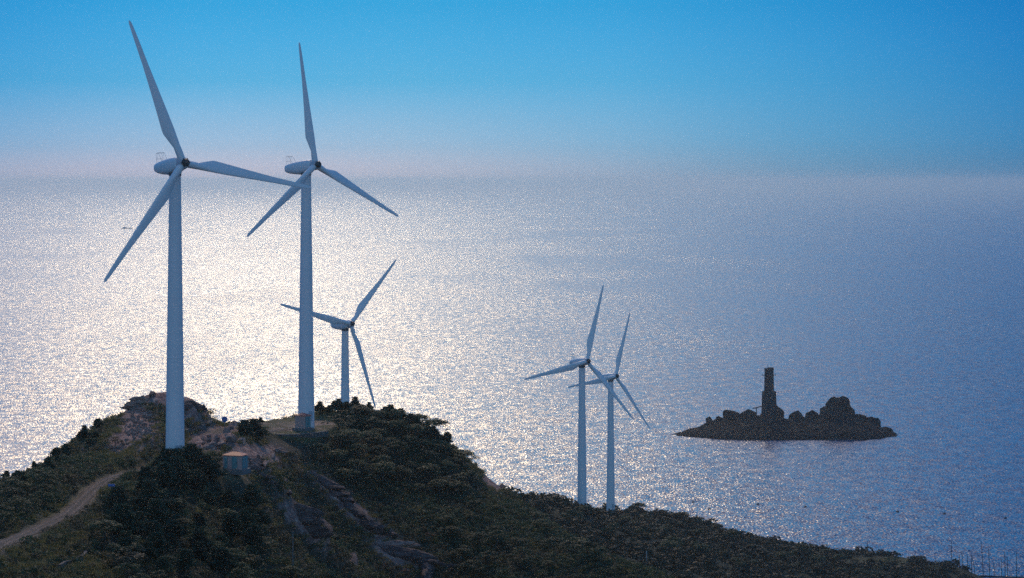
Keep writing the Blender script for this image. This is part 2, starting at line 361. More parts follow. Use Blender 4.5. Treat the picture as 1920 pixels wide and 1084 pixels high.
rd[sel] = np.sqrt(tmp)
soil = np.clip(.7 - sstep(.9, 2.4, rd) + (plat_d(X, Y) < .98) * (.35 + .5 * (fbm(X / 6, Y / 6, 3, 6) > .5)) * 2.4 * fbm(X / 3, Y / 3, 3, 5), 0, 1)
# ground material
m, n, l, b = mat('hillside_ground'); M['ground'] = m
at_ = n.new('ShaderNodeAttribute'); at_.attribute_name = 'cover'; sepc = n.new('ShaderNodeSeparateColor'); l.new(at_.outputs['Color'], sepc.inputs[0])
tco = n.new('ShaderNodeTexCoord')
def nz(scale, det=8, rough=.6):
    t = n.new('ShaderNodeTexNoise'); t.inputs['Scale'].default_value = scale; t.inputs['Detail'].default_value = det; t.inputs['Roughness'].default_value = rough
    l.new(tco.outputs['Object'], t.inputs[0]); return t
def ramp3(src, cs, ps=(.35, .5, .65)):
    r = n.new('ShaderNodeValToRGB'); e = r.color_ramp.elements; e[0].position = ps[0]; e[0].color = (*cs[0], 1); e[1].position = ps[2]; e[1].color = (*cs[2], 1); k = e.new(ps[1]); k.color = (*cs[1], 1)
    l.new(src, r.inputs[0]); return r
nA = nz(.35); nB = nz(2.2); nC = nz(.9, 10, .7)
scrub = ramp3(nB.outputs[0], ((.014, .024, .015), (.028, .037, .022), (.056, .057, .036)))
gr = ramp3(nB.outputs[0], ((.055, .055, .022), (.10, .095, .035), (.18, .155, .065)))
rk = ramp3(nC.outputs[0], ((.12, .065, .055), (.28, .165, .14), (.50, .35, .28)))
so = ramp3(nC.outputs[0], ((.20, .13, .10), (.30, .20, .15), (.42, .31, .24)))
def mixc(fac, a, c):
    q = n.new('ShaderNodeMix'); q.data_type = 'RGBA'; l.new(fac, q.inputs[0]); l.new(a, q.inputs[6]); l.new(c, q.inputs[7]); return q.outputs[2]
c1 = mixc(sepc.outputs[1], scrub.outputs[0], gr.outputs[0]); c2 = mixc(sepc.outputs[0], c1, rk.outputs[0]); c3 = mixc(sepc.outputs[2], c2, so.outputs[0])
l.new(c3, b.inputs['Base Color']); b.inputs['Roughness'].default_value = .95; b.inputs['Specular IOR Level'].default_value = .15
bp = n.new('ShaderNodeBump'); bp.inputs[0].default_value = .8; bp.inputs[1].default_value = .5; l.new(nC.outputs[0], bp.inputs['Height']); l.new(bp.outputs[0], b.inputs['Normal'])
hill = fast_mesh('hillside', np.stack([X.ravel(), Y.ravel(), Z.ravel()], 1), FQ, M['ground'], smooth=True)
ca = hill.data.attributes.new('cover', 'FLOAT_COLOR', 'POINT')
ca.data.foreach_set('color', np.stack([rock.ravel(), np.maximum(grass, field * .5).ravel(), soil.ravel(), np.ones(rock.size)], 1).astype(np.float32).ravel())
tag(hill, kind='structure')

# ------------------------------------------------------------------ dirt road (sheet over the levelled bed)
m, n, l, b = mat('dirt_road'); M['road'] = m
uv = n.new('ShaderNodeUVMap'); sx = n.new('ShaderNodeSeparateXYZ'); l.new(uv.outputs[0], sx.inputs[0])
tco = n.new('ShaderNodeTexCoord')
nB = nz(2.5, 10, .7); nD = nz(.5)
wv = n.new('ShaderNodeMath'); wv.operation = 'ADD'; l.new(sx.outputs[0], wv.inputs[0])
ofs = n.new('ShaderNodeMath'); ofs.operation = 'MULTIPLY_ADD'; l.new(nD.outputs[0], ofs.inputs[0]); ofs.inputs[1].default_value = .25; ofs.inputs[2].default_value = -.125; l.new(ofs.outputs[0], wv.inputs[1])
rr = n.new('ShaderNodeValToRGB'); e = rr.color_ramp.elements; e[0].position = 0; e[0].color = (.35,) * 3 + (1,); e[1].position = 1; e[1].color = (.3,) * 3 + (1,)
for p, v in ((.18, .55), (.28, 1), (.38, .6), (.5, .35), (.62, .6), (.72, 1), (.84, .5)): k = e.new(p); k.color = (v, v, v, 1)
l.new(wv.outputs[0], rr.inputs[0])
base = ramp3(nB.outputs[0], ((.12, .085, .07), (.21, .155, .125), (.33, .255, .21)))
mm = n.new('ShaderNodeMix'); mm.data_type = 'RGBA'; mm.inputs[6].default_value = (.075, .065, .04, 1)
l.new(rr.outputs[0], mm.inputs[0]); l.new(base.outputs[0], mm.inputs[7]); l.new(mm.outputs[2], b.inputs['Base Color'])
b.inputs['Roughness'].default_value = .95; b.inputs['Specular IOR Level'].default_value = .1
bp = n.new('ShaderNodeBump'); bp.inputs[0].default_value = .7; bp.inputs[1].default_value = .3; l.new(nB.outputs[0], bp.inputs['Height']); l.new(bp.outputs[0], b.inputs['Normal'])
RC2 = catmull(RW, 20); RC2 = RC2[:-1]
V = []; UV = []; NS = 9
for i, q in enumerate(RC2):
    t = RC2[min(i + 1, len(RC2) - 1)] - RC2[max(i - 1, 0)]; t = t[:2] / np.linalg.norm(t[:2]); nrm = np.array([t[1], -t[0]])
    for k in range(NS):
        s = k / (NS - 1); wd = 1.2 + .25 * math.sin(i * .31) * (k in (0, NS - 1)); o = (s - .5) * 2 * wd
        x, y = q[0] + nrm[0] * o, q[1] + nrm[1] * o; V.append([x, y, 0]); UV.append(s)
V = np.array(V); V[:, 2] = H(V[:, 0], V[:, 1]) + .09 - .05 * np.array([(k % NS in (0, NS - 1)) for k in range(len(V))])
jj = (np.arange(len(RC2) - 1)[:, None] * NS + np.arange(NS - 1)[None, :]).ravel()
road = fast_mesh('dirt_road', V, np.stack([jj, jj + NS, jj + NS + 1, jj + 1], 1)[:, ::-1], M['road'], smooth=True); tag(road, kind='structure')
ul = road.data.uv_layers.new(name='UVMap'); vi = np.zeros(len(road.data.loops), np.int32); road.data.loops.foreach_get('vertex_index', vi)
ul.data.foreach_set('uv', np.stack([np.array(UV)[vi], (vi // NS) / 20], 1).astype(np.float32).ravel())

# ------------------------------------------------------------------ sea
m, n, l, b = mat('sea_water'); M['sea'] = m
tco = n.new('ShaderNodeTexCoord')
def wave(scale, sx, rot, det, rough):
    mp = n.new('ShaderNodeMapping'); mp.inputs['Rotation'].default_value = (0, 0, rot); mp.inputs['Scale'].default_value = (1, sx, 1); l.new(tco.outputs['Object'], mp.inputs[0])
    t = n.new('ShaderNodeTexNoise'); t.inputs['Scale'].default_value = scale; t.inputs['Detail'].default_value = det; t.inputs['Roughness'].default_value = rough
    l.new(mp.outputs[0], t.inputs[0]); return t
WAVES = [(.15, .5, -.2, 2, .6, .35), (1.1, .4, .1, 2, .8, 1.42)]
acc = None
for sc, sx_, ro, de, rg, amp in WAVES:
    t = wave(sc, sx_, ro, de, rg)
    s1 = n.new('ShaderNodeVectorMath'); s1.operation = 'SUBTRACT'; l.new(t.outputs['Color'], s1.inputs[0]); s1.inputs[1].default_value = (.5, .5, .5)
    s2 = n.new('ShaderNodeVectorMath'); s2.operation = 'SCALE'; s2.inputs['Scale'].default_value = amp; l.new(s1.outputs[0], s2.inputs[0])
    if acc is None: acc = s2
    else:
        s3 = n.new('ShaderNodeVectorMath'); s3.operation = 'ADD'; l.new(acc.outputs[0], s3.inputs[0]); l.new(s2.outputs[0], s3.inputs[1]); acc = s3
# gust patches calm or ruffle the surface
gp = wave(.0035, .35, .1, 4, .6)
gm = n.new('ShaderNodeMapRange'); gm.inputs[1].default_value = .35; gm.inputs[2].default_value = .65; gm.inputs[3].default_value = .6; gm.inputs[4].default_value = 1.2; l.new(gp.outputs[0], gm.inputs[0])
s4 = n.new('ShaderNodeVectorMath'); s4.operation = 'SCALE'; l.new(acc.outputs[0], s4.inputs[0]); l.new(gm.outputs[0], s4.inputs['Scale'])
s5 = n.new('ShaderNodeVectorMath'); s5.operation = 'MULTIPLY'; l.new(s4.outputs[0], s5.inputs[0]); s5.inputs[1].default_value = (1, 1, 0)
s6 = n.new('ShaderNodeVectorMath'); s6.operation = 'ADD'; l.new(s5.outputs[0], s6.inputs[0]); s6.inputs[1].default_value = (0, -.15, 1)
s7 = n.new('ShaderNodeVectorMath'); s7.operation = 'NORMALIZE'; l.new(s6.outputs[0], s7.inputs[0]); l.new(s7.outputs[0], b.inputs['Normal'])
b.inputs['Base Color'].default_value = (.004, .07, .17, 1); b.inputs['Roughness'].default_value = .22; b.inputs['IOR'].default_value = 1.33
EXT = 120000
sea = mobj('sea', [(-EXT, -3000, 0), (EXT, -3000, 0), (EXT, EXT, 0), (-EXT, EXT, 0)], [(0, 1, 2, 3)], M['sea']); tag(sea, kind='structure')

# ------------------------------------------------------------------ wind turbines
RB = 24.2
def blade_mb():
    S = [(.55, 1.2, 1.2, .6, 0), (1.9, 1.2, 1.15, .6, 0), (2.8, 1.32, 1.0, .62, 8), (4.2, 1.85, .72, .66, 12), (5.5, 2.35, .55, .70, 12), (6.2, 2.36, .48, .70, 11), (8, 2.15, .40, .67, 9), (11, 1.80, .30, .60, 6.5), (14, 1.47, .23, .53, 4.5), (17, 1.15, .17, .45, 3), (20, .98, .13, .42, 1.8), (22.5, .78, .09, .36, .8), (23.8, .60, .07, .28, 0), (24.25, .26, .04, .10, 0)]
    rings = []
    for r, ch, th, le, tw in S:
        if r > 2: ch *= .88; le *= .92
        ring = []; circ = max(0, min(1, (3.4 - r) / 1.6))
        for k in range(20):
            a = 2 * math.pi * k / 20
            xc = (1 + math.cos(a)) / 2         # 1 at the leading edge
            yt = math.sin(a) * (.5 * circ + (1 - circ) * .5 * (xc ** .55) * 1.25 * (1 if xc > .02 else 0))
            x = le - ch + xc * ch; y = yt * th
            t = R_(tw); c = le - ch * .3; dx = x - c
            ring.append((c + dx * math.cos(t) + y * math.sin(t), -dx * math.sin(t) + y * math.cos(t) - .012 * r, r))
        rings.append(ring)
    mb = MB(); mb.loft(rings); return mb
def make_turbine():
    t = empty('wind_turbine')
    rot = empty('rotor_part'); rot.parent = t
    return t
blade_src = blade_mb()
def sup(w_, zt, zb, y, n=24, p=2.8):
    r = []
    for k in range(n):
        a = 2 * math.pi * k / n; ca, sa = math.cos(a), math.sin(a)
        x = w_ * math.copysign(abs(ca) ** (2 / p), ca); z = math.copysign(abs(sa) ** (2 / p), sa)
        r.append((x, y, (zt if z > 0 else -zb) * z))
    return r
mesh_cache = {}
def cached(key, fn, name, mt, parent, loc=(0, 0, 0), rot=(0, 0, 0), smooth_ang=35):
    if key not in mesh_cache:
        o = fn().build(name, mt, parent); sharp(o, smooth_ang); mesh_cache[key] = o.data
    else:
        o = bpy.data.objects.new(name, mesh_cache[key]); C.objects.link(o); o.parent = parent
    o.location = loc; o.rotation_euler = rot; return o
def nacelle_mb():
    mb = MB(); mb.loft([sup(.85, .95, -.85, -1.62), sup(1.05, 1.12, -1.05, -1.45), sup(1.15, 1.22, -1.2, -.8), sup(1.22, 1.27, -1.42, .8), sup(1.22, 1.25, -1.38, 2.2), sup(1.15, 1.15, -1.12, 3.8), sup(1.08, 1.02, -.85, 4.9), sup(1.02, .96, -.62, 5.42), sup(.92, .88, -.54, 5.5)]); return mb
def frame_mb():
    mb = MB()
    for x in (-.55, .55):
        mb.tube([(x, 5.2, .7), (x, 5.25, 2.5), (x, 4.5, 2.55), (x, 3.5, 1.0)], .022, 6)
        mb.tube([(x, 4.75, .9), (x, 4.75, 2.53)], .015, 6)
    mb.tube([(-.55, 5.25, 2.5), (.55, 5.25, 2.5)], .02, 6); mb.tube([(-.55, 4.5, 2.55), (.55, 4.5, 2.55)], .03, 6); mb.tube([(-.55, 5.22, 1.6), (.55, 5.22, 1.6)], .03, 6)
    return mb
def hub_mb():
    mb = MB(); rr = [(-1.5, .6), (-1.75, .95), (-2.3, 1.02), (-2.75, .88), (-2.9, .6)]
    mb.loft([[(r * math.cos(2 * math.pi * k / 24), y, r * math.sin(2 * math.pi * k / 24)) for k in range(24)] for y, r in rr]); return mb
def cap_mb():
    mb = MB(); rr = [(-2.86, .62), (-3.35, .60), (-3.5, .5), (-3.56, .3), (-3.57, .05)]
    mb.loft([[(r * math.cos(2 * math.pi * k / 24), y, r * math.sin(2 * math.pi * k / 24)) for k in range(24)] for y, r in rr])
    for k in range(6):
        a = k * math.pi / 3; mb.tube([(.6 * math.cos(a), -3.1, .6 * math.sin(a)), (.82 * math.cos(a), -3.15, .82 * math.sin(a))], .07, 6)
    return mb
def neck_mb():
    mb = MB(); mb.tube([(0, -1.3, 0), (0, -1.8, 0)], .8, 24); return mb
def bear_mb():
    mb = MB(); mb.tube([(0, 0, -1.72), (0, 0, -1.15)], 1.02, 28); return mb
def turbine(px, py, Rpx, psi, phase, tilt, Hh, label, rb, rt):
    d = F * RB / Rpx; hubp = P(px, py, d); t = math.atan((px - 960) / F); a = R_(psi) - t
    nrm = Vector((math.sin(a), -math.cos(a), 0)); ti = R_(tilt); tw = hubp - nrm * 2.6 * math.cos(ti)
    root = empty('wind_turbine', (tw.x, tw.y, hubp.z - Hh - 2.6 * math.sin(ti)), a); tag(root, label, 'wind turbine', 'wind turbines on the headland')
    mb = MB(); Ht = Hh - 1.6; rings = []; n = 40
    for k, z in enumerate((-4, 0, .01, Ht * .36, Ht * .36 + .12, Ht * .70, Ht * .70 + .12, Ht - .35, Ht - .3, Ht)):
        f = max(0, z) / Ht; r = rb * (1 - f) + rt * f
        if k in (4, 6): r += .0
        rings.append([(r * math.cos(2 * math.pi * q / n), r * math.sin(2 * math.pi * q / n), z) for q in range(n)])
    mb.loft(rings); tower = sharp(mb.build('tower', M['tower_paint'], root))
    for f in (.36, .70):
        fl = MB(); r = rb * (1 - f) + rt * f + .035; fl.tube([(0, 0, Ht * f - .06), (0, 0, Ht * f + .06)], r, 40)
        sharp(fl.build('flange', M['tower_paint'], tower))
    dr = MB(); dr.box((-.3, -rb + .02, 1.6), (.85, .12, 2.0)); dr.build('door', M['hub_iron'], tower)
    lp = MB(); lp.box((rb * .78 * .62, -rb * .78 * .9, 9.5), (.22, .14, .3)); lp.build('service_hatch', M['dark_steel'], tower)
    hz = (0, 0, Hh); RX = Matrix.Rotation(-ti, 3, 'X'); tr = (-ti, 0, 0); hq = Vector(hz) + RX @ Vector((0, -.3, 0))
    nac = cached('nac', nacelle_mb, 'nacelle', M['white_paint'], root, hq, tr)
    cached('frm', frame_mb, 'roof_frame', M['rail_steel'], nac)
    cached('bear', bear_mb, 'yaw_bearing', M['dark_steel'], root, hz)
    cached('neck', neck_mb, 'shaft_collar', M['dark_steel'], root, hq, tr)
    hub = cached('hub', hub_mb, 'hub', M['hub_iron'], root, hq, tr)
    cached('cap', cap_mb, 'nose_cap', M['dark_cap'], hub)
    for k in range(3):
        cached('blade', lambda: blade_src, 'blade', M['white_paint'], root, Vector(hz) + RX @ Vector((0, -2.6, 0)), (RX @ Matrix.Rotation(R_(phase + 120 * k), 3, 'Y')).to_euler(), 50)
    return root
T = []
T.append(turbine(343.5, 306.0, 283.6, 30.1, -20.4, 6.6, 47.5, 'tallest and nearest white turbine, rising from dark pines on the left', 1.55, .93))
T.append(turbine(591.4, 309.4, 231.4, 44.3, -4.7, 6.6, 50.6, 'white turbine with its small shed at the foot, on the levelled grass pad', 1.62, .95))
T.append(turbine(657.9, 607.5, 166, 37.5, 44.7, 6, 48.0, 'pale turbine whose foot is hidden behind the tree covered hilltop', 1.5, .93))
T.append(turbine(1100.8, 677.5, 150.6, 36.8, 19.6, 7.3, 47.0, 'blue tinted turbine left and nearer of the far pair', 1.45, .93))
T.append(turbine(1154.6, 705.4, 128.1, 45.0, 23.9, 7.6, 47.5, 'farthest blue tinted turbine, right one of the far pair', 1.5, .95))

# ------------------------------------------------------------------ transformer sheds
def shed(loc, rz, label, w=3.3, dp=2.6, hh=2.35, pattern='ab'):
    root = empty('transformer_shed', loc, rz); tag(root, label, 'shed', 'transformer sheds by the towers')
    mb = MB(); mb.box((0, 0, -.1), (w + .8, dp + .7, .8)); mb.build('plinth', M['concrete'], root)
    mb = MB(); mb.box((0, 0, .3 + hh / 2), (w, dp, hh)); wall = mb.build('wall', M['pink_sheet'], root)
    rb = MB()
    k = -w / 2 + .1
    while k < w / 2: rb.box((k, -dp / 2 - .02, .3 + hh / 2), (.07, .06, hh - .1)); k += .28
    k = -dp / 2 + .1
    while k < dp / 2:
        for s in (-1, 1): rb.box((s * (w / 2 + .02), k, .3 + hh / 2), (.06, .07, hh - .1))
        k += .28
    rb.build('rib', M['pink_sheet'], wall)['label'] = 'pink ribs of the sheet cladding'
    for (x, wd) in ((-w * .33, .5), (w * .14, .85)) if pattern == 'ab' else ():
        q = MB(); q.box((x, -dp / 2 - .07, .3 + hh / 2), (wd, .08, hh - .25)); dd = q.build('door_panel', M['teal_sheet'], root)
        q = MB(); q.box((x + wd * .35, -dp / 2 - .13, .3 + hh / 2), (.05, .04, .3)); q.build('handle', M['dark_steel'], dd)
    for y in (-dp * .22, dp * .22):
        q = MB(); q.box((w / 2 + .07, y, .3 + hh / 2), (.08, dp * .36, hh - .25)); q.build('door_panel', M['teal_sheet'], root)
    z0 = .3 + hh; o = .12; a, c = w / 2 + o, dp / 2 + o; rg = w / 2 - dp / 2 + .15
    q = MB(); q.add([(-a, -c, z0), (a, -c, z0), (a, c, z0), (-a, c, z0), (-a, -c, z0 + .1), (a, -c, z0 + .1), (a, c, z0 + .1), (-a, c, z0 + .1), (-rg, 0, z0 + .55), (rg, 0, z0 + .55)],
                  [(3, 2, 1, 0), (0, 1, 5, 4), (1, 2, 6, 5), (2, 3, 7, 6), (3, 0, 4, 7), (4, 5, 9, 8), (6, 7, 8, 9), (5, 6, 9), (7, 4, 8)])
    q.build('roof', M['red_roof'], root)
    return root
p = P(441, 879, 382); s1 = Vector((p.x, p.y, h1(p.x, p.y)))
shed(s1 + Vector((0, 0, .45)), R_(-18), 'teal and pink shed with red roof, alone in the rocky hollow', 3.2, 2.3, 2.1)
p = P(568, 796, 471); shed((p.x, p.y, PLAT_Z + .25), R_(-32), 'pink ribbed shed with red roof against the second tower', 2.3, 2.0, 2.35, 'b')

# ------------------------------------------------------------------ retaining wall, low walls
m, n, l, b = mat('stone_wall'); M['wall'] = m
tco = n.new('ShaderNodeTexCoord')
v = n.new('ShaderNodeTexVoronoi'); v.inputs['Scale'].default_value = 2.6; l.new(tco.outputs['Object'], v.inputs[0])
rr = n.new('ShaderNodeValToRGB'); e = rr.color_ramp.elements; e[0].color = (.07, .065, .06, 1); e[1].color = (.19, .16, .14, 1)
sc_ = n.new('ShaderNodeSeparateColor'); l.new(v.outputs['Color'], sc_.inputs[0]); l.new(sc_.outputs[0], rr.inputs[0]); l.new(rr.outputs[0], b.inputs['Base Color']); b.inputs['Roughness'].default_value = .9
v2 = n.new('ShaderNodeTexVoronoi'); v2.feature = 'DISTANCE_TO_EDGE'; v2.inputs['Scale'].default_value = 2.6; l.new(tco.outputs['Object'], v2.inputs[0])
m3 = n.new('ShaderNodeMath'); m3.operation = 'MINIMUM'; m3.inputs[1].default_value = .08; l.new(v2.outputs[0], m3.inputs[0])
bp = n.new('ShaderNodeBump'); bp.inputs[1].default_value = .8; l.new(m3.outputs[0], bp.inputs['Height']); l.new(bp.outputs[0], b.inputs['Normal'])
def wall_along(name, pts, top, hgt, thick, label, cat):
    rings = []
    pts = [Vector(p) for p in pts]
    for i, p in enumerate(pts):
        t = (pts[min(i + 1, len(pts) - 1)] - pts[max(i - 1, 0)]); t.z = 0; t.normalize(); nn = Vector((t.y, -t.x, 0)) * thick / 2
        zt = top(p, i); rings.append([(p.x + nn.x * 1.2, p.y + nn.y * 1.2, zt - hgt), (p.x + nn.x, p.y + nn.y, zt), (p.x - nn.x, p.y - nn.y, zt), (p.x - nn.x * 1.2, p.y - nn.y * 1.2, zt - hgt)])
    mb = MB(); mb.loft(rings); o = mb.build(name, M['wall']); tag(o, label, cat); return o
pts = []
for k in range(30):
    a = R_(195 + 130 * k / 29); pts.append((plat_c[0] + 9.3 * math.cos(a), plat_c[1] + 16.0 * math.sin(a), 0))
wall_along('retaining_wall', pts, lambda p, i: PLAT_Z + .12, 5.2, .7, 'curved stone retaining wall holding up the grass pad', 'wall')
def drape(pxs, k=6):
    w_ = catmull(np.array([tuple(hit(*q)) for q in pxs]), k); return [(a[0], a[1], h1(a[0], a[1])) for a in w_]
wall_along('field_wall', drape([(112, 1066), (140, 1052), (165, 1036), (180, 1024)]), lambda p, i: p.z + .35, 1.4, .4, 'low stone wall in the scrub at the bottom left', 'wall')
wall_along('kerb_wall', drape([(345, 812), (372, 806), (390, 800), (402, 794)]), lambda p, i: p.z + .45, 1.2, .5, 'low stone kerb beside the track behind the nearest tower', 'wall')

# ------------------------------------------------------------------ rocks
def rock_mesh(seed, sx, sy, sz, cuts=9, sub=3, lump=.25):
    r = random.Random(seed); bm = bmesh.new(); bmesh.ops.create_icosphere(bm, subdivisions=sub, radius=1)
    planes = []
    for _ in range(cuts):
        v = Vector((r.gauss(0, 1), r.gauss(0, 1), r.gauss(0, 1))).normalized(); planes.append((v, r.uniform(.55, .85)))
    from mathutils import noise
    for v in bm.verts:
        for nn, dd in planes:
            k = v.co.dot(nn)
            if k > dd: v.co -= nn * (k - dd) * .92
        v.co *= 1 + lump * noise.noise(v.co * 1.7 + Vector((seed * 3.1, 0, 0))) + lump * .35 * noise.noise(v.co * 5 + Vector((0, seed, 0)))
        v.co = Vector((v.co.x * sx, v.co.y * sy, v.co.z * sz))
    V = [tuple(v.co) for v in bm.verts]; Fa = [tuple(x.index for x in f.verts) for f in bm.faces]; bm.free(); return V, Fa
def outcrop(name, pieces, mt, label, cat, group=None):
    """one bedded rock mass: pieces = (x,y,z,sx,sy,sz,rotz,roty)"""
    mb = MB()
    for i, (x, y, z, sx, sy, sz, rz, ry) in enumerate(pieces):
        V, Fa = rock_mesh(hash((int(x * 10), int(y * 10))) % 9999, sx, sy, sz)
        Mx = Matrix.Rotation(rz, 3, 'Z') @ Matrix.Rotation(ry, 3, 'Y')
        mb.add([Mx @ Vector(v) + Vector((x, y, z)) for v in V], Fa)
    o = mb.build(name, mt, fix=False); tag(o, label, cat, group); return o
def rib(pxs, wid, hgt, label, mt='slab_rock', n=9, ry=.35):
    ps = [hit(*q) for q in pxs]; pcs = []; rr = random.Random(int(pxs[0][0]))
    cc = catmull(np.array([tuple(q) for q in ps]), max(2, n // max(1, len(ps) - 1)))
    for i, q in enumerate(cc):
        nx_ = cc[min(i + 1, len(cc) - 1)] - cc[max(0, i - 1)]; an = math.atan2(nx_[1], nx_[0])
        pcs.append((q[0] + rr.uniform(-.4, .4), q[1] + rr.uniform(-.5, .5), h1(q[0], q[1]) + hgt * .1 * rr.uniform(-1, 1), wid * rr.uniform(1.9, 3.1), wid * rr.uniform(.45, .8), hgt * rr.uniform(.45, .95), an + rr.uniform(-.2, .2), ry * rr.uniform(-.3, .8)))
    return outcrop('rock_outcrop', pcs, M[mt], label, 'rock', 'rock outcrops on the hill')
rib([(600, 905), (640, 940), (680, 975), (718, 1005)], 1.6, 1.5, 'long bare rock rib slanting down the middle of the wooded slope')
rib([(558, 962), (572, 985), (582, 1005)], 1.5, 1.6, 'pinkish slab left of the long rock rib', n=4)
rib([(600, 985), (640, 1030), (660, 1055)], 1.4, 1.3, 'dark reddish rock face below the slab', n=5)
rib([(735, 1022), (752, 1026)], 1.3, 1.2, 'pale rock knob at the lower end of the ribs', 'pink_rock', n=3)
rib([(765, 1045), (795, 1060), (800, 1080)], 2.2, 2.0, 'broad dull red slab at the bottom of the slope', n=4)
rib([(530, 905), (538, 925)], .9, .9, 'small rounded rock on the slope beneath the shed', n=2)
rib([(475, 885), (500, 905), (520, 915)], .9, .7, 'low rock ledge right below the shed', n=4)
rib([(915, 893), (930, 903), (938, 915)], 1.1, .9, 'bare rock edge on the right skyline of the hill', n=4)
rib([(388, 842), (405, 826), (425, 812), (440, 800)], 1.1, 1.3, 'pale banded rock spur left above the shed', 'pink_rock', n=11, ry=-.15)
rib([(420, 838), (450, 832)], 1.0, 1.1, 'rock bank directly behind the shed', 'pink_rock', n=4)
rib([(495, 872), (513, 858), (522, 850)], .8, .8, 'sunlit orange rock blade right of the shed', 'pink_rock', n=5, ry=-.5)
rib([(600, 770), (625, 766), (645, 768)], 1.0, .8, 'reddish rock bank behind the second tower', 'pink_rock', n=5)
rib([(285, 742), (305, 734), (335, 746)], 1.0, .7, 'brown rock crest of the knoll behind the nearest tower', 'slab_rock', n=6)
rib([(250, 765), (270, 755)], 1.2, .9, 'pale rocks high on the knoll left of the nearest tower', 'pink_rock', n=4)
rib([(352, 762), (375, 772)], .9, .7, 'brown rocks right of the nearest tower on the knoll', 'slab_rock', n=4)
# scree
mb = MB(); rr = random.Random(3)
protoR = [rock_mesh(50 + k, 1, 1, 1, 6, 1, .2) for k in range(4)]
cnt = 0
while cnt < 520:
    px, py = random.choice(((262, 800, 24, 26), (262, 800, 24, 26), (255, 770, 18, 14), (395, 835, 20, 12), (215, 840, 25, 10), (470, 868, 25, 8)))[0:2], None
    b_ = rr.choice(((262, 800, 24, 26), (262, 800, 24, 26), (262, 800, 24, 26), (250, 765, 18, 14), (395, 835, 20, 12), (215, 845, 30, 8), (470, 868, 25, 8)))
    qx, qy = rr.gauss(b_[0], b_[2] * .7), rr.gauss(b_[1], b_[3] * .7)
    h = hit(qx, qy)
    if h.y > 520: cnt += 1; continue
    s = rr.uniform(.1, .42); V, Fa = protoR[cnt % 4]; rz = rr.uniform(0, 6)
    Mx = Matrix.Rotation(rz, 3, 'Z') @ Matrix.Rotation(rr.uniform(-1, 1), 3, 'X')
    mb.add([Mx @ (Vector(v) * s) + h + Vector((0, 0, s * .25)) for v in V], Fa); cnt += 1
tag(mb.build('scree', M['pink_rock'], fix=False), kind='stuff', label='loose pinkish stones on the knoll beside the nearest tower', cat='stones')

# ------------------------------------------------------------------ plants
def leaf_cloud(centres, radii, per, size, r, up=.3, squash=.8):
    """small leaf faces over the shells of uneven clumps"""
    V = []; Fa = []
    for c, rad in zip(centres, radii):
        n = int(per * rad * rad)
        u = r.normal(size=(n, 3)); u /= np.linalg.norm(u, axis=1)[:, None]; u[:, 2] = np.where(u[:, 2] < -.35, -u[:, 2], u[:, 2])
        pos = u * (rad * (r.uniform(.55, 1.08, n) ** .5))[:, None] * np.array([1, 1, squash]) + np.array(c)
        nr = u + r.normal(scale=.55, size=(n, 3)); nr[:, 2] += up; nr /= np.linalg.norm(nr, axis=1)[:, None]
        a = np.cross(nr, r.normal(size=(n, 3))); a /= np.linalg.norm(a, axis=1)[:, None]; b = np.cross(nr, a)
        s = (size * r.uniform(.6, 1.4, n))[:, None]
        q = np.stack([pos - a * s, pos - b * s * .55, pos + a * s, pos + b * s * .55], 1)
        V.append(q.reshape(-1, 3))
    V = np.concatenate(V); return V, np.arange(len(V)).reshape(-1, 4)
def trunk_mb(hgt, r0, r, limbs=5, spread=1.2):
    mb = MB(); lean = r.uniform(-.25, .25, 2)
    top = Vector((lean[0], lean[1], hgt)); mb.tube([(0, 0, -.6), (lean[0] * .2, lean[1] * .2, hgt * .35), (lean[0] * .6, lean[1] * .6, hgt * .7), top], [r0 * 1.2, r0 * .9, r0 * .6, r0 * .2], 7)
    ends = []
    for k in range(limbs):
        a = k * 2.4 + r.uniform(0, 1); z = hgt * r.uniform(.3, .8); f = z / hgt
        e = Vector((lean[0] * f + math.cos(a) * spread * r.uniform(.6, 1), lean[1] * f + math.sin(a) * spread * r.uniform(.6, 1), z + spread * r.uniform(.2, .6)))
        s = Vector((lean[0] * f, lean[1] * f, z)); mb.tube([s, (s + e) / 2 + Vector((0, 0, .1)), e], [r0 * .45, r0 * .3, r0 * .1], 5); ends.append(e)
    return mb, ends
def needle_tufts(pts, dirs, r, per=16, ln=.34, wd=.045):
    V = []
    n = len(pts) * per
    p = np.repeat(np.array(pts), per, 0) + r.normal(scale=.10, size=(n, 3)); d = np.repeat(np.array(dirs), per, 0) + r.normal(scale=.6, size=(n, 3)); d[:, 2] = np.abs(d[:, 2]) * .8 + .12
    d /= np.linalg.norm(d, axis=1)[:, None]; s = np.cross(d, r.normal(size=(n, 3))); s /= np.linalg.norm(s, axis=1)[:, None]
    L_ = (ln * r.uniform(.6, 1.3, n))[:, None]
    q = np.stack([p - s * wd, p + s * wd, p + d * L_ + s * wd * .6, p + d * L_ - s * wd * .6], 1).reshape(-1, 3)
    return q, np.arange(len(q)).reshape(-1, 4)
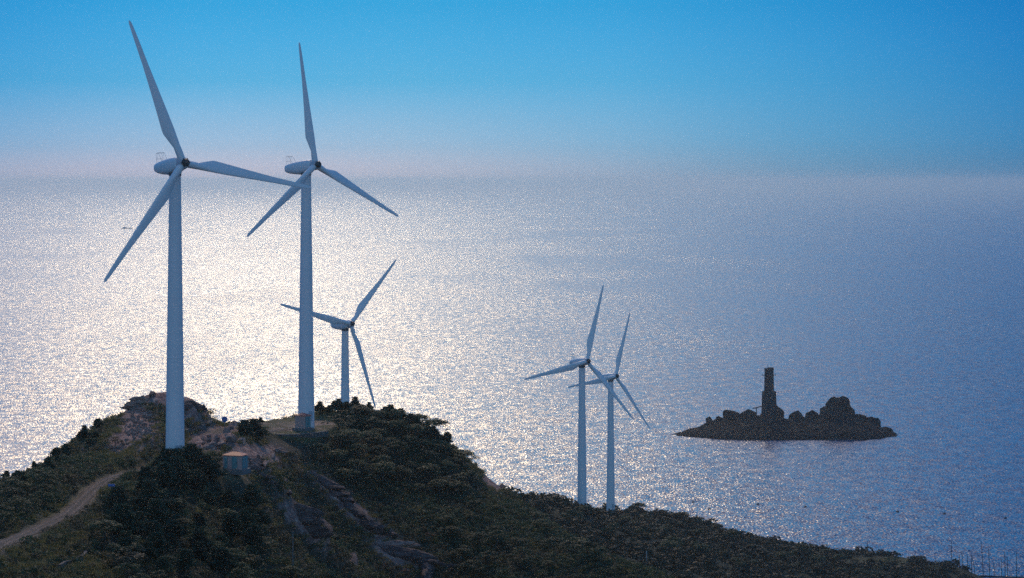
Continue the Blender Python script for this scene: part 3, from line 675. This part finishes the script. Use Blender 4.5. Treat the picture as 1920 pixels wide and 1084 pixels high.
def make_pine(seed, hgt=4.5, spread=1.9):
    r = np.random.default_rng(seed); root = empty('pine_tree')
    mb = MB(); lean = r.uniform(-.4, .4, 2); mb.tube([(0, 0, -.6), (lean[0] * .3, lean[1] * .3, hgt * .4), (lean[0], lean[1], hgt * .97)], [.16, .11, .03], 7)
    pts, dirs = [], []
    tiers = 8
    for t in range(tiers):
        f = .16 + .82 * t / (tiers - 1); z = hgt * f; R1 = spread * (1.06 - f) ** .7 * r.uniform(.8, 1.15) + .12
        nb = 7 if t < 5 else 5
        for k in range(nb):
            a = 2 * math.pi * k / nb + t * .7 + r.uniform(-.35, .35); Rk = R1 * r.uniform(.55, 1.15); s = Vector((lean[0] * f, lean[1] * f, z))
            e = s + Vector((math.cos(a) * Rk, math.sin(a) * Rk, Rk * r.uniform(.1, .45)))
            mb.tube([s, e], [.045, .015], 4, cap=False)
            ns = max(2, int(Rk / .2))
            for j in range(ns):
                g = .25 + .75 * (j + 1) / ns; c = s.lerp(e, g); wid = .5 * (1 - g) + .18
                for w_ in range(3):
                    o = r.uniform(-wid, wid) * 1.3; pts.append((c.x - math.sin(a) * o, c.y + math.cos(a) * o, c.z + r.uniform(-.05, .18))); dirs.append((math.cos(a) * .4, math.sin(a) * .4, .9))
    pts.append((lean[0], lean[1], hgt)); dirs.append((0, 0, 1.5))
    V, Fa = needle_tufts(pts, dirs, r, 9, .34, .05)
    mb.build('trunk', M['bark'], root, fix=False); fast_mesh('crown', V, Fa, M['pine_needles'], root)
    return root
def make_broad(seed, hgt=4.5, wid=2.6, mt='green_leaves', name='broadleaf_tree', per=95, size=.16, lumps=34):
    r = np.random.default_rng(seed); root = empty(name)
    mb, ends = trunk_mb(hgt * .62, .13 * hgt / 4.5, r, 6, wid * .55); mb.build('trunk', M['bark'], root, fix=False)
    cs, rs = [], []
    for k in range(lumps):
        a = r.uniform(0, 2 * math.pi); u = r.uniform(0, 1) ** .6; zz = math.sqrt(max(0, 1 - u * u)); 
        cs.append((math.cos(a) * u * wid * .78, math.sin(a) * u * wid * .78, hgt * (.30 + .50 * zz * r.uniform(.75, 1.15)))); rs.append(wid * r.uniform(.14, .34))
    V, Fa = leaf_cloud(cs, rs, per, size, r, .7)
    fast_mesh('crown', V, Fa, M[mt], root)
    return root
protos = {
    'pine': [make_pine(s, h_, sp_) for s, h_, sp_ in ((1, 4.6, 1.9), (2, 5.2, 2.1), (3, 4.0, 2.2), (4, 3.4, 1.5))],
    'broad': [make_broad(s, h_, w_) for s, h_, w_ in ((11, 4.6, 2.9), (12, 4.2, 3.2), (13, 5.0, 2.7), (14, 3.8, 2.6))],
    'shrub': [make_broad(s, h_, w_, mt, 'shrub', 260, .10, 12) for s, h_, w_, mt in ((21, 2.0, 1.4, 'green_leaves'), (22, 2.3, 1.6, 'olive_leaves'), (23, 1.8, 1.5, 'olive_leaves'), (24, 2.1, 1.3, 'green_leaves'))],
    'red': [make_broad(31, 2.2, 1.3, 'red_leaves', 'shrub', 200, .10, 10), make_broad(32, 2.6, 1.5, 'red_leaves', 'shrub', 200, .10, 10)],
}
used = set()
placed = []
def plant(kind, x, y, scale, label, group, cat, zoff=0):
    pr = protos[kind][random.randrange(len(protos[kind]))]
    o = pr if pr.name not in used else copy_tree(pr)
    if o is pr: used.add(pr.name)
    o.location = (x, y, h1(x, y) + zoff); o.rotation_euler = (0, 0, random.uniform(0, 6.28)); s = scale * random.uniform(.68, 1.22)
    o.scale = (s * random.uniform(1.0, 1.35), s * random.uniform(1.0, 1.35), s * random.uniform(.7, .95))
    tag(o, label, cat, group); placed.append((x, y, s)); return o
def road_dist(x, y): return float(np.sqrt(((RC[:, 0] - x) ** 2 + (RC[:, 1] - y) ** 2).min()))
KEEP = [(470, 778, 612, 822), (415, 838, 472, 880), (0, 1008, 30, 1036), (30, 985, 80, 1015), (80, 962, 125, 995), (125, 940, 150, 972), (150, 915, 185, 950), (185, 888, 238, 915), (345, 785, 415, 828), (200, 770, 235, 830), (240, 770, 300, 835)]
def hides(x, y, hgt, wid):
    z = h1(x, y); a = proj(x, y, z); t_ = proj(x, y, z + hgt)[1]; w_ = wid * F / y
    return any(a[0] + w_ > k[0] and a[0] - w_ < k[2] and a[1] > k[1] and t_ < k[3] for k in KEEP)
def clear(x, y, r):
    if y < 520 and x < 0 and road_dist(x, y) < 2.6 + r: return False
    if plat_d(np.array([x]), np.array([y]))[0] < 1.0 + r * .06: return False
    if abs(x - s1.x) < 2.4 + r and -6 < y - s1.y < 3.5: return False
    for t in T:
        if (t.location.x - x) ** 2 + (t.location.y - y) ** 2 < (1.9 + r * .5) ** 2: return False
    return True
def inpoly(px, py, poly):
    c = False; j = len(poly) - 1
    for i in range(len(poly)):
        if (poly[i][1] > py) != (poly[j][1] > py) and px < (poly[j][0] - poly[i][0]) * (py - poly[i][1]) / (poly[j][1] - poly[i][1]) + poly[i][0]: c = not c
        j = i
    return c
def seen(x, y, z):
    """clear line of sight to the camera for a point lifted above ground"""
    t = np.linspace(.5, .985, 40); return bool((H(x * t, y * t) < CAMZ + (z - CAMZ) * t + .2).all())
def zone(kind, poly, count, sep, scale, label, group, cat, dmax=520, r=1.0):
    """poly in picture coordinates of the ground; trees stand at real spots of the hill"""
    got = 0; tries = 0; mine = []
    x0 = min(p[0] for p in poly); x1 = max(p[0] for p in poly); y0 = min(p[1] for p in poly); y1 = max(p[1] for p in poly)
    while got < count and tries < count * 25:
        tries += 1; px = random.uniform(x0, x1); py = random.uniform(y0, y1)
        if not inpoly(px, py, poly): continue
        h = hit(px, py)
        if h.y > dmax or not clear(h.x, h.y, r): continue
        kh, kw = {'pine': (4.4, 1.3), 'broad': (4.2, 2.2), 'red': (2.2, 1.0), 'shrub': (2.0, 1.0)}[kind]
        if h.y < 520 and hides(h.x, h.y, kh * scale, kw * scale): continue
        if any((h.x - a) ** 2 + (h.y - b) ** 2 < sep * sep for a, b in mine): continue
        mine.append((h.x, h.y)); plant(kind, h.x, h.y, scale * random.uniform(.8, 1.2), label, group, cat); got += 1
def single(kind, px, py, scale, label, group=None, cat=None, d=None):
    h = hit(px, py) if d is None else Vector(((px - 960) / F * d, d, 0))
    return plant(kind, h.x, h.y, scale, label, group, cat or ('shrub' if kind in ('shrub', 'red') else 'tree'))
# single, tell-apart plants on the skyline and by the sheds
single('pine', 378, 774, .42, 'small lone pine on the skyline right of the nearest tower')
single('pine', 430, 786, .45, 'small wind bent pine above the track, behind the rock spur')
single('pine', 460, 822, 1.0, 'dark bushy pine between the rock spur and the grass pad')
single('pine', 476, 826, .85, 'dark pine touching the left end of the retaining wall')
single('pine', 488, 795, .35, 'tiny pine at the back left edge of the grass pad')
single('broad', 672, 790, .98, 'round green tree on the hilltop under the turbine with hidden foot')
single('pine', 215, 775, .40, 'spiky little pine on the left skyline of the knoll')
single('pine', 185, 800, .38, 'second spiky pine lower down the left skyline')
single('shrub', 215, 842, 1.0, 'rounded green bush by the bare patch left of the nearest tower')
single('shrub', 130, 912, .9, 'grey green bush with pale flowers above the bend of the track')
single('shrub', 118, 990, .55, 'small round bush on the lower verge of the track')
single('red', 848, 905, .8, 'russet shrub among green ones high on the right slope')
single('red', 655, 900, .7, 'russet shrub on the middle of the slope below the wall')
single('red', 722, 1068, .6, 'russet shrub beside the broad slab at the bottom')
single('red', 215, 975, 1.0, 'reddish shrub under the pines beside the track')
single('shrub', 215, 1062, 1.7, 'tall pale feathery bush at the bottom left')
single('shrub', 235, 1075, 1.5, 'olive bush right of the tall feathery bush')
G1 = 'pines in front of the nearest tower'
# pines hiding the foot of the first tower
for px, py, s in ((262, 888, 1.05), (285, 880, 1.15), (308, 886, .95), (330, 884, .9), (352, 886, .98), (372, 884, .95), (392, 888, .8), (252, 905, 1.1), (275, 915, 1.2), (300, 918, 1.1), (330, 915, 1.1), (362, 915, 1.05), (395, 905, .8), (410, 912, .7), (240, 930, 1.0), (340, 897, .8)):
    h = hit(px, py)
    if clear(h.x, h.y, .3) and not hides(h.x, h.y, 3.6 * s, 1.4 * s): plant('pine', h.x, h.y, s, 'dark pine in the thicket hiding the foot of the nearest tower', G1, 'tree')
zone('broad', [(590, 812), (700, 790), (790, 800), (850, 852), (905, 915), (860, 940), (740, 925), (640, 905), (585, 870), (575, 838)], 46, 3.3, .92, 'dense green tree on the slope right of the stone wall', 'green trees covering the right slope', 'tree')
zone('pine', [(590, 772), (650, 765), (700, 770), (790, 792), (840, 840), (820, 845), (760, 800), (690, 785), (600, 780)], 34, 1.8, .56, 'small dark pine along the hilltop skyline right of the second tower', 'small pines on the right skyline', 'tree')
zone('pine', [(0, 905), (60, 875), (130, 840), (190, 796), (230, 770), (240, 785), (180, 830), (110, 875), (30, 920)], 18, 2.2, .42, 'small dark pine along the left skyline of the hill', 'small pines on the left skyline', 'tree')
zone('broad', [(0, 930), (80, 900), (130, 925), (150, 940), (100, 960), (30, 1000), (0, 1015)], 12, 3.2, .62, 'low dark tree in the thicket left of the track', 'dark trees left of the track', 'tree')
zone('pine', [(235, 940), (400, 930), (470, 940), (500, 1000), (430, 1084), (260, 1084), (200, 1010)], 34, 3.0, .75, 'dark pine on the shaded near slope beneath the nearest tower', 'pines on the shaded near slope', 'tree')
zone('broad', [(180, 1000), (240, 960), (420, 960), (520, 1020), (560, 1100), (180, 1120)], 22, 3.2, .62, 'dark leafy tree on the shaded near slope', 'leafy trees on the shaded near slope', 'tree')
zone('broad', [(900, 955), (1000, 965), (1120, 1030), (1230, 1084), (880, 1084), (800, 1000)], 24, 3.6, .68, 'dark leafy tree on the lower spur running right', 'leafy trees on the lower right spur', 'tree')
zone('red', [(600, 1000), (900, 960), (1150, 1060), (700, 1084)], 7, 4, .6, 'brownish shrub scattered on the lower slope', 'brownish shrubs on the lower slope', 'shrub')
zone('broad', [(985, 958), (1060, 950), (1200, 956), (1300, 985), (1420, 1022), (1480, 1040), (1560, 1060), (1400, 1075), (1200, 1040), (1060, 985)], 34, 8, .92, 'bluish distant tree on the low headland below the far turbines', 'distant trees on the low headland', 'tree', dmax=1000)
zone('broad', [(1500, 1050), (1580, 1048), (1700, 1062), (1760, 1072), (1740, 1084), (1480, 1080)], 14, 9, .95, 'bluish tree by the small field near the shore', 'trees round the shore field', 'tree', dmax=1000)
for kk in list(protos):
    for pr in protos[kk]:
        if pr.name not in used:
            for ch in list(pr.children): bpy.data.objects.remove(ch)
            bpy.data.objects.remove(pr)

# undergrowth: nobody could count it, one object per cover
def scatter(name, label, cat, base, pts, mt, shade=True):
    Vs, Fs = [], []; off = 0
    for (x, y, z, s, a) in pts:
        V, Fa = base[int(rng.integers(len(base)))]
        c, s_ = math.cos(a), math.sin(a); q = V * s * np.array([rng.uniform(.8, 1.3), rng.uniform(.8, 1.3), rng.uniform(.7, 1.2)])
        q = np.stack([q[:, 0] * c - q[:, 1] * s_ + x, q[:, 0] * s_ + q[:, 1] * c + y, q[:, 2] + z], 1)
        Vs.append(q.astype(np.float32)); Fs.append(Fa + off); off += len(V)
    o = fast_mesh(name, np.concatenate(Vs), np.concatenate(Fs), M[mt]); tag(o, label, cat, kind='stuff'); return o
def bushlet(seed, n, rad=.9, size=.09):
    r = np.random.default_rng(seed); k = 4
    cs = [(r.uniform(-.5, .5), r.uniform(-.5, .5), r.uniform(.05, .45)) for _ in range(k)]; rs = [rad * r.uniform(.35, .6) for _ in range(k)]
    return leaf_cloud(cs, rs, n, size, r)
def grasslet(seed, n=26, hgt=.55):
    r = np.random.default_rng(seed); p = np.stack([r.normal(scale=.3, size=n), r.normal(scale=.3, size=n), np.zeros(n)], 1)
    d = r.normal(scale=.28, size=(n, 3)); d[:, 2] = 1; d *= (hgt * r.uniform(.5, 1.2, n))[:, None]; s = r.normal(size=(n, 3)); s[:, 2] = 0; s /= np.linalg.norm(s, axis=1)[:, None]
    V = np.stack([p - s * .03, p + s * .03, p + d + s * .012, p + d - s * .012], 1).reshape(-1, 3); return V, np.arange(len(V)).reshape(-1, 4)
gx_, gy_ = np.meshgrid(np.arange(-78, 34, 1.15), np.arange(262, 512, 1.15)); gx_ = gx_.ravel() + rng.uniform(-.6, .6, gx_.size); gy_ = gy_.ravel() + rng.uniform(-.6, .6, gy_.size)
gz_ = H(gx_, gy_); ppx, ppy = proj(gx_, gy_, gz_)
ok = (ppx > -60) & (ppx < 1400) & (ppy < 1130)
tt = np.linspace(.5, .985, 26)
sight = np.ones(ok.shape, bool); idx = np.nonzero(ok)[0]
for t in tt: sight[idx] &= (H(gx_[idx] * t, gy_[idx] * t) < CAMZ + (gz_[idx] + 1.2 - CAMZ) * t + .3)
ok &= sight
rdist = np.full(gx_.shape, 1e9)
for q in RC: rdist = np.minimum(rdist, (gx_ - q[0]) ** 2 + (gy_ - q[1]) ** 2)
rdist = np.sqrt(rdist); ok &= rdist > 2.2
ok &= ~((ppx > 497) & (ppx < 606) & (ppy > 806) & (ppy < 852) & (gy_ > 440))
ok &= ~((ppx > 412) & (ppx < 475) & (ppy > 850) & (ppy < 886))
pdv = plat_d(gx_, gy_); ok &= (pdv > 1.1) 
ok &= ~((np.abs(gx_ - s1.x) < 2.8) & (gy_ - s1.y < 3) & (gy_ - s1.y > -6))
def sample(A_, x, y):
    i = np.clip(np.searchsorted(ys, y), 0, len(ys) - 1); j = np.clip(np.searchsorted(xs, x), 0, len(xs) - 1); return A_[i, j]
rk_ = sample(rock, gx_, gy_); gr_ = sample(grass, gx_, gy_); fb = fbm(gx_ / 9, gy_ / 9, 3, 44); u_ = rng.uniform(0, 1, gx_.size)
dens = np.clip(.97 - 1.25 * rk_ - .62 * gr_, 0, 1)
mk = ok & (u_ < dens)
kindn = fb + rng.normal(scale=.1, size=fb.shape)
Bs = [bushlet(60 + i, 230) for i in range(5)]; Gs = [grasslet(80 + i) for i in range(4)]
def pl(mask, s0, s1_): return [(gx_[i], gy_[i], gz_[i] - .1, rng.uniform(s0, s1_), rng.uniform(0, 6.28)) for i in np.nonzero(mask)[0]]
scatter('undergrowth', 'dark green scrub covering the near hill', 'undergrowth', Bs, pl(mk & (kindn < .52), .7, 1.5), 'green_leaves')
scatter('undergrowth', 'olive brown scrub between the green patches of the near hill', 'undergrowth', Bs, pl(mk & (kindn >= .52), .6, 1.3), 'olive_leaves')
mg = ok & (rk_ < .75) & (u_ > dens - .1)
gp_ = [(gx_[i] + rng.uniform(-.6, .6), gy_[i] + rng.uniform(-.6, .6), gz_[i] - .05, rng.uniform(.5, 1.3), rng.uniform(0, 6.28)) for i in np.nonzero(mg)[0] for _ in range(3)]
gp_ += [(x, y, PLAT_Z - .03, rng.uniform(.15, .32), rng.uniform(0, 6)) for x, y in zip(rng.uniform(-10, 10, 900) + plat_c[0], rng.uniform(-16, 16, 900) + plat_c[1]) if plat_d(np.array([x]), np.array([y]))[0] < 1.0 and fbm(np.array([x / 3]), np.array([y / 3]), 3, 5)[0] > .66]
print('grass', len(gp_)); scatter('grass', 'dry yellow green grass on verges and the grass pad', 'grass', Gs, gp_, 'dry_grass')
# far headland scrub
gx2, gy2 = np.meshgrid(np.arange(-10, 190, 3.2), np.arange(600, 985, 3.2)); gx2 = gx2.ravel() + rng.uniform(-1.6, 1.6, gx2.size); gy2 = gy2.ravel() + rng.uniform(-1.6, 1.6, gy2.size)
gz2 = H(gx2, gy2); p2x, p2y = proj(gx2, gy2, gz2); k2 = (gz2 > .8) & (p2y < 1110) & (p2x > 930) & (p2x < 1860) & (rng.uniform(0, 1, gx2.size) < .35 + .9 * fbm(gx2 / 25, gy2 / 25, 3, 8))
k2 &= ~((np.abs(p2x - 1650) < 58) & (np.abs(p2y - 1053) < 7))
Bf = [bushlet(160 + i, 90, .9, .16) for i in range(5)]
scatter('far_scrub', 'hazy scrub covering the low headland below the far turbines', 'undergrowth', Bf, [(gx2[i], gy2[i], gz2[i] - .2, rng.uniform(1.5, 3.6), rng.uniform(0, 6.28)) for i in np.nonzero(k2)[0]], 'olive_leaves')
# top cover right behind the hill so nothing is bare from the side
# ------------------------------------------------------------------ islet with beacon tower
DI = 150 / -ray(1470, 815).z
def ix(px): return (px - 960) / F * DI
# profile of the skyline: px, height px above the waterline 812
prof = [(1262, 1), (1280, 8), (1300, 16), (1325, 26), (1345, 34), (1370, 38), (1395, 42), (1420, 42), (1445, 44), (1480, 38), (1520, 38), (1545, 42), (1570, 50), (1600, 46), (1620, 34), (1640, 30), (1655, 16), (1672, 10), (1684, 1)]
pm = F / DI
gxi = np.linspace(ix(1255), ix(1690), 260); gyi = np.linspace(-32, 34, 90)
XI, YI = np.meshgrid(gxi, gyi)
ph = np.interp(XI, [ix(a) for a, b in prof], [b / pm for a, b in prof])
halfw = 6 + ph * 2.0
front = np.clip(1 - np.abs(YI) / halfw, -1, 1)
ZI = ph * np.where(front > 0, front ** .5, front * 2) * (.72 + .3 * fbm(XI / 5, YI / 5, 4, 70))
ZI += (fbm(XI / 2.5, YI / 2.5, 4, 71) - .5) * 2.2 * (front > -.3) - .6 - 2 * (front < 0)
nn1 = len(gxi); i3 = (np.arange(len(gyi) - 1)[:, None] * nn1 + np.arange(nn1 - 1)[None, :]).ravel()
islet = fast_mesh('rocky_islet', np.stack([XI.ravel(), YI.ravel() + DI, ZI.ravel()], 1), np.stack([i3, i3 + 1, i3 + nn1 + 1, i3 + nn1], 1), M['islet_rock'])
tag(islet, kind='structure')
def isl_z(x, y): 
    return float(ZI[min(89, max(0, int(round((y - DI + 32) / 66 * 89)))), min(259, max(0, int(round((x - gxi[0]) / (gxi[-1] - gxi[0]) * 259))))])
def boulder(px, top, wpx, hpx, label, y=0, seed=1, grp='boulders on the islet'):
    """top = picture row of its top"""
    x = ix(px); zt = (812 - top) / pm; rw = wpx / pm / 2; rh = hpx / pm / 2
    V, Fa = rock_mesh(seed, rw, rw * .9, rh, 8, 4, .2)
    zmax = max(v[2] for v in V); mb = MB(); mb.add([Vector(v) + Vector((x, DI + y, zt - zmax)) for v in V], Fa)
    o = mb.build('boulder', M['islet_rock'], fix=False); tag(o, label, 'boulder', grp); return o
boulder(1574, 739, 50, 56, 'biggest boulder, at the summit of the stack on the islet', 0, 3)
boulder(1560, 740, 26, 24, 'knob leaning on the left shoulder of the summit boulder', -2, 4)
boulder(1563, 758, 68, 56, 'wide boulder under the summit boulder', 1, 5)
boulder(1590, 760, 44, 60, 'sloping boulder on the right flank of the stack', -1, 6)
boulder(1372, 765, 34, 34, 'round boulder left of the beacon tower', 0, 8)
boulder(1396, 764, 40, 36, 'flat topped boulder nearest to the beacon tower on its left', 0, 9)
boulder(1410, 768, 26, 40, 'narrow boulder carrying the gangway end', 0, 10)
boulder(1331, 778, 22, 24, 'low boulder on the left arm of the islet', 0, 12)
boulder(1349, 777, 26, 24, 'low boulder between the left arm and the round boulder', 0, 13)
boulder(1457, 756, 24, 44, 'boulder leaning against the right of the beacon tower', 0, 14)
boulder(1496, 767, 34, 34, 'left one of the middle row of boulders right of the tower', 0, 15)
boulder(1522, 766, 30, 34, 'right one of the middle row of boulders, next to the stack', 0, 16)
boulder(1609, 773, 40, 40, 'boulder stepping down right of the stack', 0, 17)
boulder(1634, 777, 36, 40, 'rightmost large boulder of the islet', 0, 18)
boulder(1661, 797, 30, 16, 'flat rock at the right tip of the islet', 0, 19)
boulder(1426, 772, 14, 24, 'small rock between gangway and tower', 0, 21)
# beacon tower
bx = ix(1442); zb = 6.0
root = empty('beacon_tower', (bx, DI, zb), R_(12)); tag(root, 'dark stepped beacon tower standing on the islet rocks', 'lighthouse')
def zr(py): return (812 - py) / pm - zb
def ngon(r, z, n=8, o=.39): return [(r * math.cos(2 * math.pi * k / n + o), r * math.sin(2 * math.pi * k / n + o), z) for k in range(n)]
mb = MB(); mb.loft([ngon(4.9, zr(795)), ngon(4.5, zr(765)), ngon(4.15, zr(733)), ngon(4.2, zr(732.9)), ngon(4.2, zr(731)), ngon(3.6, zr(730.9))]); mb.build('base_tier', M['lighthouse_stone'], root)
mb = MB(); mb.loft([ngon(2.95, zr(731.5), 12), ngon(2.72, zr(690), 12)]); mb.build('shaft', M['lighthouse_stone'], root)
mb = MB()
mb.box((0, 0, zr(700.5)), (10.8 * .78, 1.0, .35)); mb.box((0, 0, zr(700.3)), (1.0, 10.8 * .78, .3)); 
for s in (-1, 1):
    mb.tube([(s * 4.1, 0, zr(700.5)), (s * 4.1, 0, zr(697.5))], .12, 6)
g = mb.build('gallery', M['dark_steel'], root)
mb = MB(); mb.loft([ngon(2.95, zr(690), 12), ngon(2.95, zr(688), 12)]); mb.box((.9, 0, zr(687.2)), (2.6, 2.2, .7)); mb.build('cap', M['lighthouse_stone'], root)
mb = MB(); mb.tube([(-.8, 0, zr(688)), (-.8, 0, zr(680))], [.14, .06], 6)
for k in range(8):
    a = k * math.pi / 4; mb.tube([(2.7 * math.cos(a), 2.7 * math.sin(a), zr(688)), (2.7 * math.cos(a), 2.7 * math.sin(a), zr(685.5))], .06, 5)
mb.build('mast', M['dark_steel'], root)
for zpx in (712, 745):
    mb = MB(); mb.box((.3, -2.78 if zpx < 730 else -4.05, zr(zpx)), (.8, .3, 1.4)); mb.build('window', M['dark_cap'], root)
mb = MB()
a = Vector((ix(1411), DI - .5, (812 - 763) / pm)); b2 = Vector((ix(1434), DI - .5, (812 - 757.5) / pm)); 
mb.tube([a, b2], [.45, .45], 4); mb.tube([Vector((ix(1418), DI - .5, (812 - 784) / pm)), a.lerp(b2, .32)], .3, 6)
tag(mb.build('gangway', M['concrete']), 'thin gangway leading from the rocks to the beacon tower', 'gangway')

# ------------------------------------------------------------------ ships
def ship(px, py, length, hgt, label, kind, scale_h=1):
    d = 150 / -ray(px, py).z; p = P(px, py, d); root = empty('ship', (p.x, d, 0)); tag(root, label, 'ship', 'ships far out on the sea')
    Lh = length / 2; B = length * .09; D_ = length * .06 * scale_h
    rings = []
    for f in (-1, -.92, -.6, 0, .6, .85, 1.0):
        wv_ = B * (1 - max(0, f) ** 3 * .95) * (1 if f > -.95 else .8); sh = D_ * (1 + .5 * max(0, f) ** 2)
        rings.append([(f * Lh, -wv_, sh), (f * Lh * .96, -wv_ * .6, -1.0), (f * Lh * .96, wv_ * .6, -1.0), (f * Lh, wv_, sh)])
    mb = MB(); mb.loft(rings); mb.build('hull', M['ship_paint'], root)
    mb = MB()
    if kind == 'aft':
        mb.box((-Lh * .72, 0, D_ + hgt * .35), (length * .14, B * 1.6, hgt * .7)); mb.box((-Lh * .72, 0, D_ + hgt * .8), (length * .09, B * 1.2, hgt * .25)); mb.tube([(-Lh * .85, 0, D_), (-Lh * .85, 0, D_ + hgt)], length * .012, 8)
    else:
        mb.box((-Lh * .45, 0, D_ + hgt * .25), (length * .36, B * 1.5, hgt * .5)); mb.box((-Lh * .5, 0, D_ + hgt * .62), (length * .22, B * 1.2, hgt * .3)); mb.tube([(-Lh * .45, 0, D_), (-Lh * .45, 0, D_ + hgt)], length * .008, 8)
    mb.build('deckhouse', M['ship_white'], root)
    mb = MB(); mb.tube([(Lh * .5, 0, D_ * .8), (Lh * .5, 0, D_ + hgt * .6)], length * .008, 6); mb.build('mast', M['dark_steel'], root)
ship(238, 429, 36, 5, 'small fishing ship near the blades of the nearest turbine', 'mid')
ship(752, 349, 420, 150, 'hazy blocky ship on the horizon right of the turbines', 'mid', 3)
ship(778, 348, 200, 50, 'tiny faint ship just right of the blocky one', 'aft', 2)
ship(889, 343, 900, 300, 'small hazy ship farthest right on the horizon', 'mid', 2)
ship(588, 359, 130, 50, 'faint ship right beside the second tower', 'aft')

# ------------------------------------------------------------------ buoys
def seap(px, py):
    d = 150 / -ray(px, py).z; return Vector(((px - 960) / F * d * (1), d, 0))
for i, (px, py, lb) in enumerate(((1300, 942, 'black float left above the headland trees'), (1330, 955, 'black float second from the left, nearest the headland'), (1421, 946, 'black float below the middle of the islet'), (1510, 951, 'small black float under the boulder stack'), (1683, 960, 'black float below the right tip of the islet'), (1771, 964, 'small black float far right'), (1885, 972, 'rightmost black float near the picture edge'))):
    q = seap(px, py); root = empty('buoy', (q.x, q.y, 0)); tag(root, lb, 'buoy', 'black floats on the water')
    mb = MB(); V, Fa = rock_mesh(5, .75, .5, .4, 0, 2, .02); mb.add([Vector(v) + Vector((0, 0, .15)) for v in V], Fa); mb.build('float', M['buoy_black'], root)
    mb = MB(); mb.tube([(0, 0, .4), (0, 0, 1.3)], .06, 6); mb.build('pole', M['buoy_black'], root)

# ------------------------------------------------------------------ stakes in the shallows, bottom right
poles = [(1784, 1014, 1048, 0), (1799, 1040, 1072, 0), (1805, 1033, 1074, 1), (1814, 1041, 1079, 0), (1822, 1040, 1078, 0), (1829, 1044, 1082, 4), (1844, 1017, 1080, 3), (1856, 1027, 1082, 2), (1864, 1055, 1083, 0), (1878, 1049, 1080, 0), (1885, 1036, 1082, 1), (1889, 1044, 1080, 0), (1906, 1036, 1082, 0), (1626, 1014, 1036, 0)]
where = ['leftmost tall stake of the row, apart from the rest', 'short stake at the left of the cluster', 'thin stake just right of the short left one', 'straight stake third in the cluster', 'straight stake fourth in the cluster', 'stake leaning left near the cluster middle', 'tallest leaning stake in the middle', 'tall slightly leaning stake right of the tallest', 'shortest stake in the cluster', 'short stake left of the right hand pair', 'left one of the close pair', 'right one of the close pair', 'rightmost stake by the picture edge', 'lone faint stake off the tip of the headland']
for (px, t_, b_, ln), wl in zip(poles, where):
    q = seap(px, b_); dd = q.y; tz = (b_ - t_) / F * dd
    mb = MB(); mb.tube([(0, 0, -1.5), (-ln * .12, 0, tz * .5), (-ln * .28, .2, tz)], [.13, .11, .07], 6)
    o = mb.build('stake', M['dark_wood']); o.location = q; tag(o, 'dark ' + wl, 'stake', 'stakes standing in the shallows')
q0, q1 = seap(1815, 1081), seap(1960, 1085)
mb = MB(); mb.tube([q0 + Vector((0, 0, .35)), q0.lerp(q1, .4) + Vector((0, 0, .2)), q1 + Vector((0, 0, .4))], .28, 6); tag(mb.build('floating_boom', M['dark_wood']), 'dark floating boom along the feet of the stakes', 'boom')

# ------------------------------------------------------------------ posts and signs
def post(px, pyb, hgt, r, mt, label, name='utility_pole', arm=False):
    h = hit(px, pyb); root = empty(name, h); tag(root, label, 'pole')
    mb = MB(); mb.tube([(0, 0, -.6), (0, 0, hgt)], [r, r * .7], 8); mb.build('post', M[mt], root)
    if arm:
        mb = MB(); mb.box((0, 0, hgt - .35), (1.3, .1, .1)); mb.build('crossarm', M[mt], root)
        for s in (-.55, 0, .55):
            q = MB(); q.tube([(s, 0, hgt - .3), (s, 0, hgt - .12)], .05, 6); q.build('insulator', M['post_white'], root)
post(549, 1083, 6.8, .11, 'concrete', 'thin grey utility pole on the shaded slope at the bottom')
post(1212, 1052, 2.4, .2, 'post_white', 'short pale post beside a dark tree on the lower spur', 'marker_post')
h = hit(209, 922); root = empty('blue_sign', h, R_(-10)); tag(root, 'small flat blue sign at the edge of the track', 'sign')
mb = MB(); mb.box((0, 0, .75), (1.0, .05, .35)); mb.build('panel', M['blue_panel'], root)
mb = MB(); [mb.tube([(s, .05, -.3), (s, .05, .85)], .03, 6) for s in (-.4, .4)]; mb.build('post', M['rail_steel'], root)
h = hit(421, 800); root = empty('round_sign', h, 0); tag(root, 'round blue sign above the rock spur', 'sign')
mb = MB(); mb.tube([(0, 0, 1.35), (0, .06, 1.35)], .55, 24); mb.build('panel', M['blue_panel'], root)
mb = MB(); mb.tube([(0, .1, -.3), (0, .1, 1.8)], .04, 6); mb.build('post', M['rail_steel'], root)

# ------------------------------------------------------------------ haze
HZ = dict(color=(1.0, .90, .84), density=8.5e-5, aniso=.88)
m, n, l, b = mat('haze_air'); n.remove(b)
pv = n.new('ShaderNodeVolumePrincipled'); pv.inputs['Color'].default_value = (*HZ['color'], 1); pv.inputs['Density'].default_value = HZ['density']; pv.inputs['Anisotropy'].default_value = HZ['aniso']
l.new(pv.outputs[0], n['Material Output'].inputs['Volume']); M['haze'] = m
mb = MB(); x0, y0, z0, x1, y1, z1 = -EXT - 50, -3050, -15, EXT + 50, EXT + 50, 182
mb.box(((x0 + x1) / 2, (y0 + y1) / 2, (z0 + z1) / 2), (x1 - x0, y1 - y0, z1 - z0)); tag(mb.build('haze', M['haze']), kind='stuff')
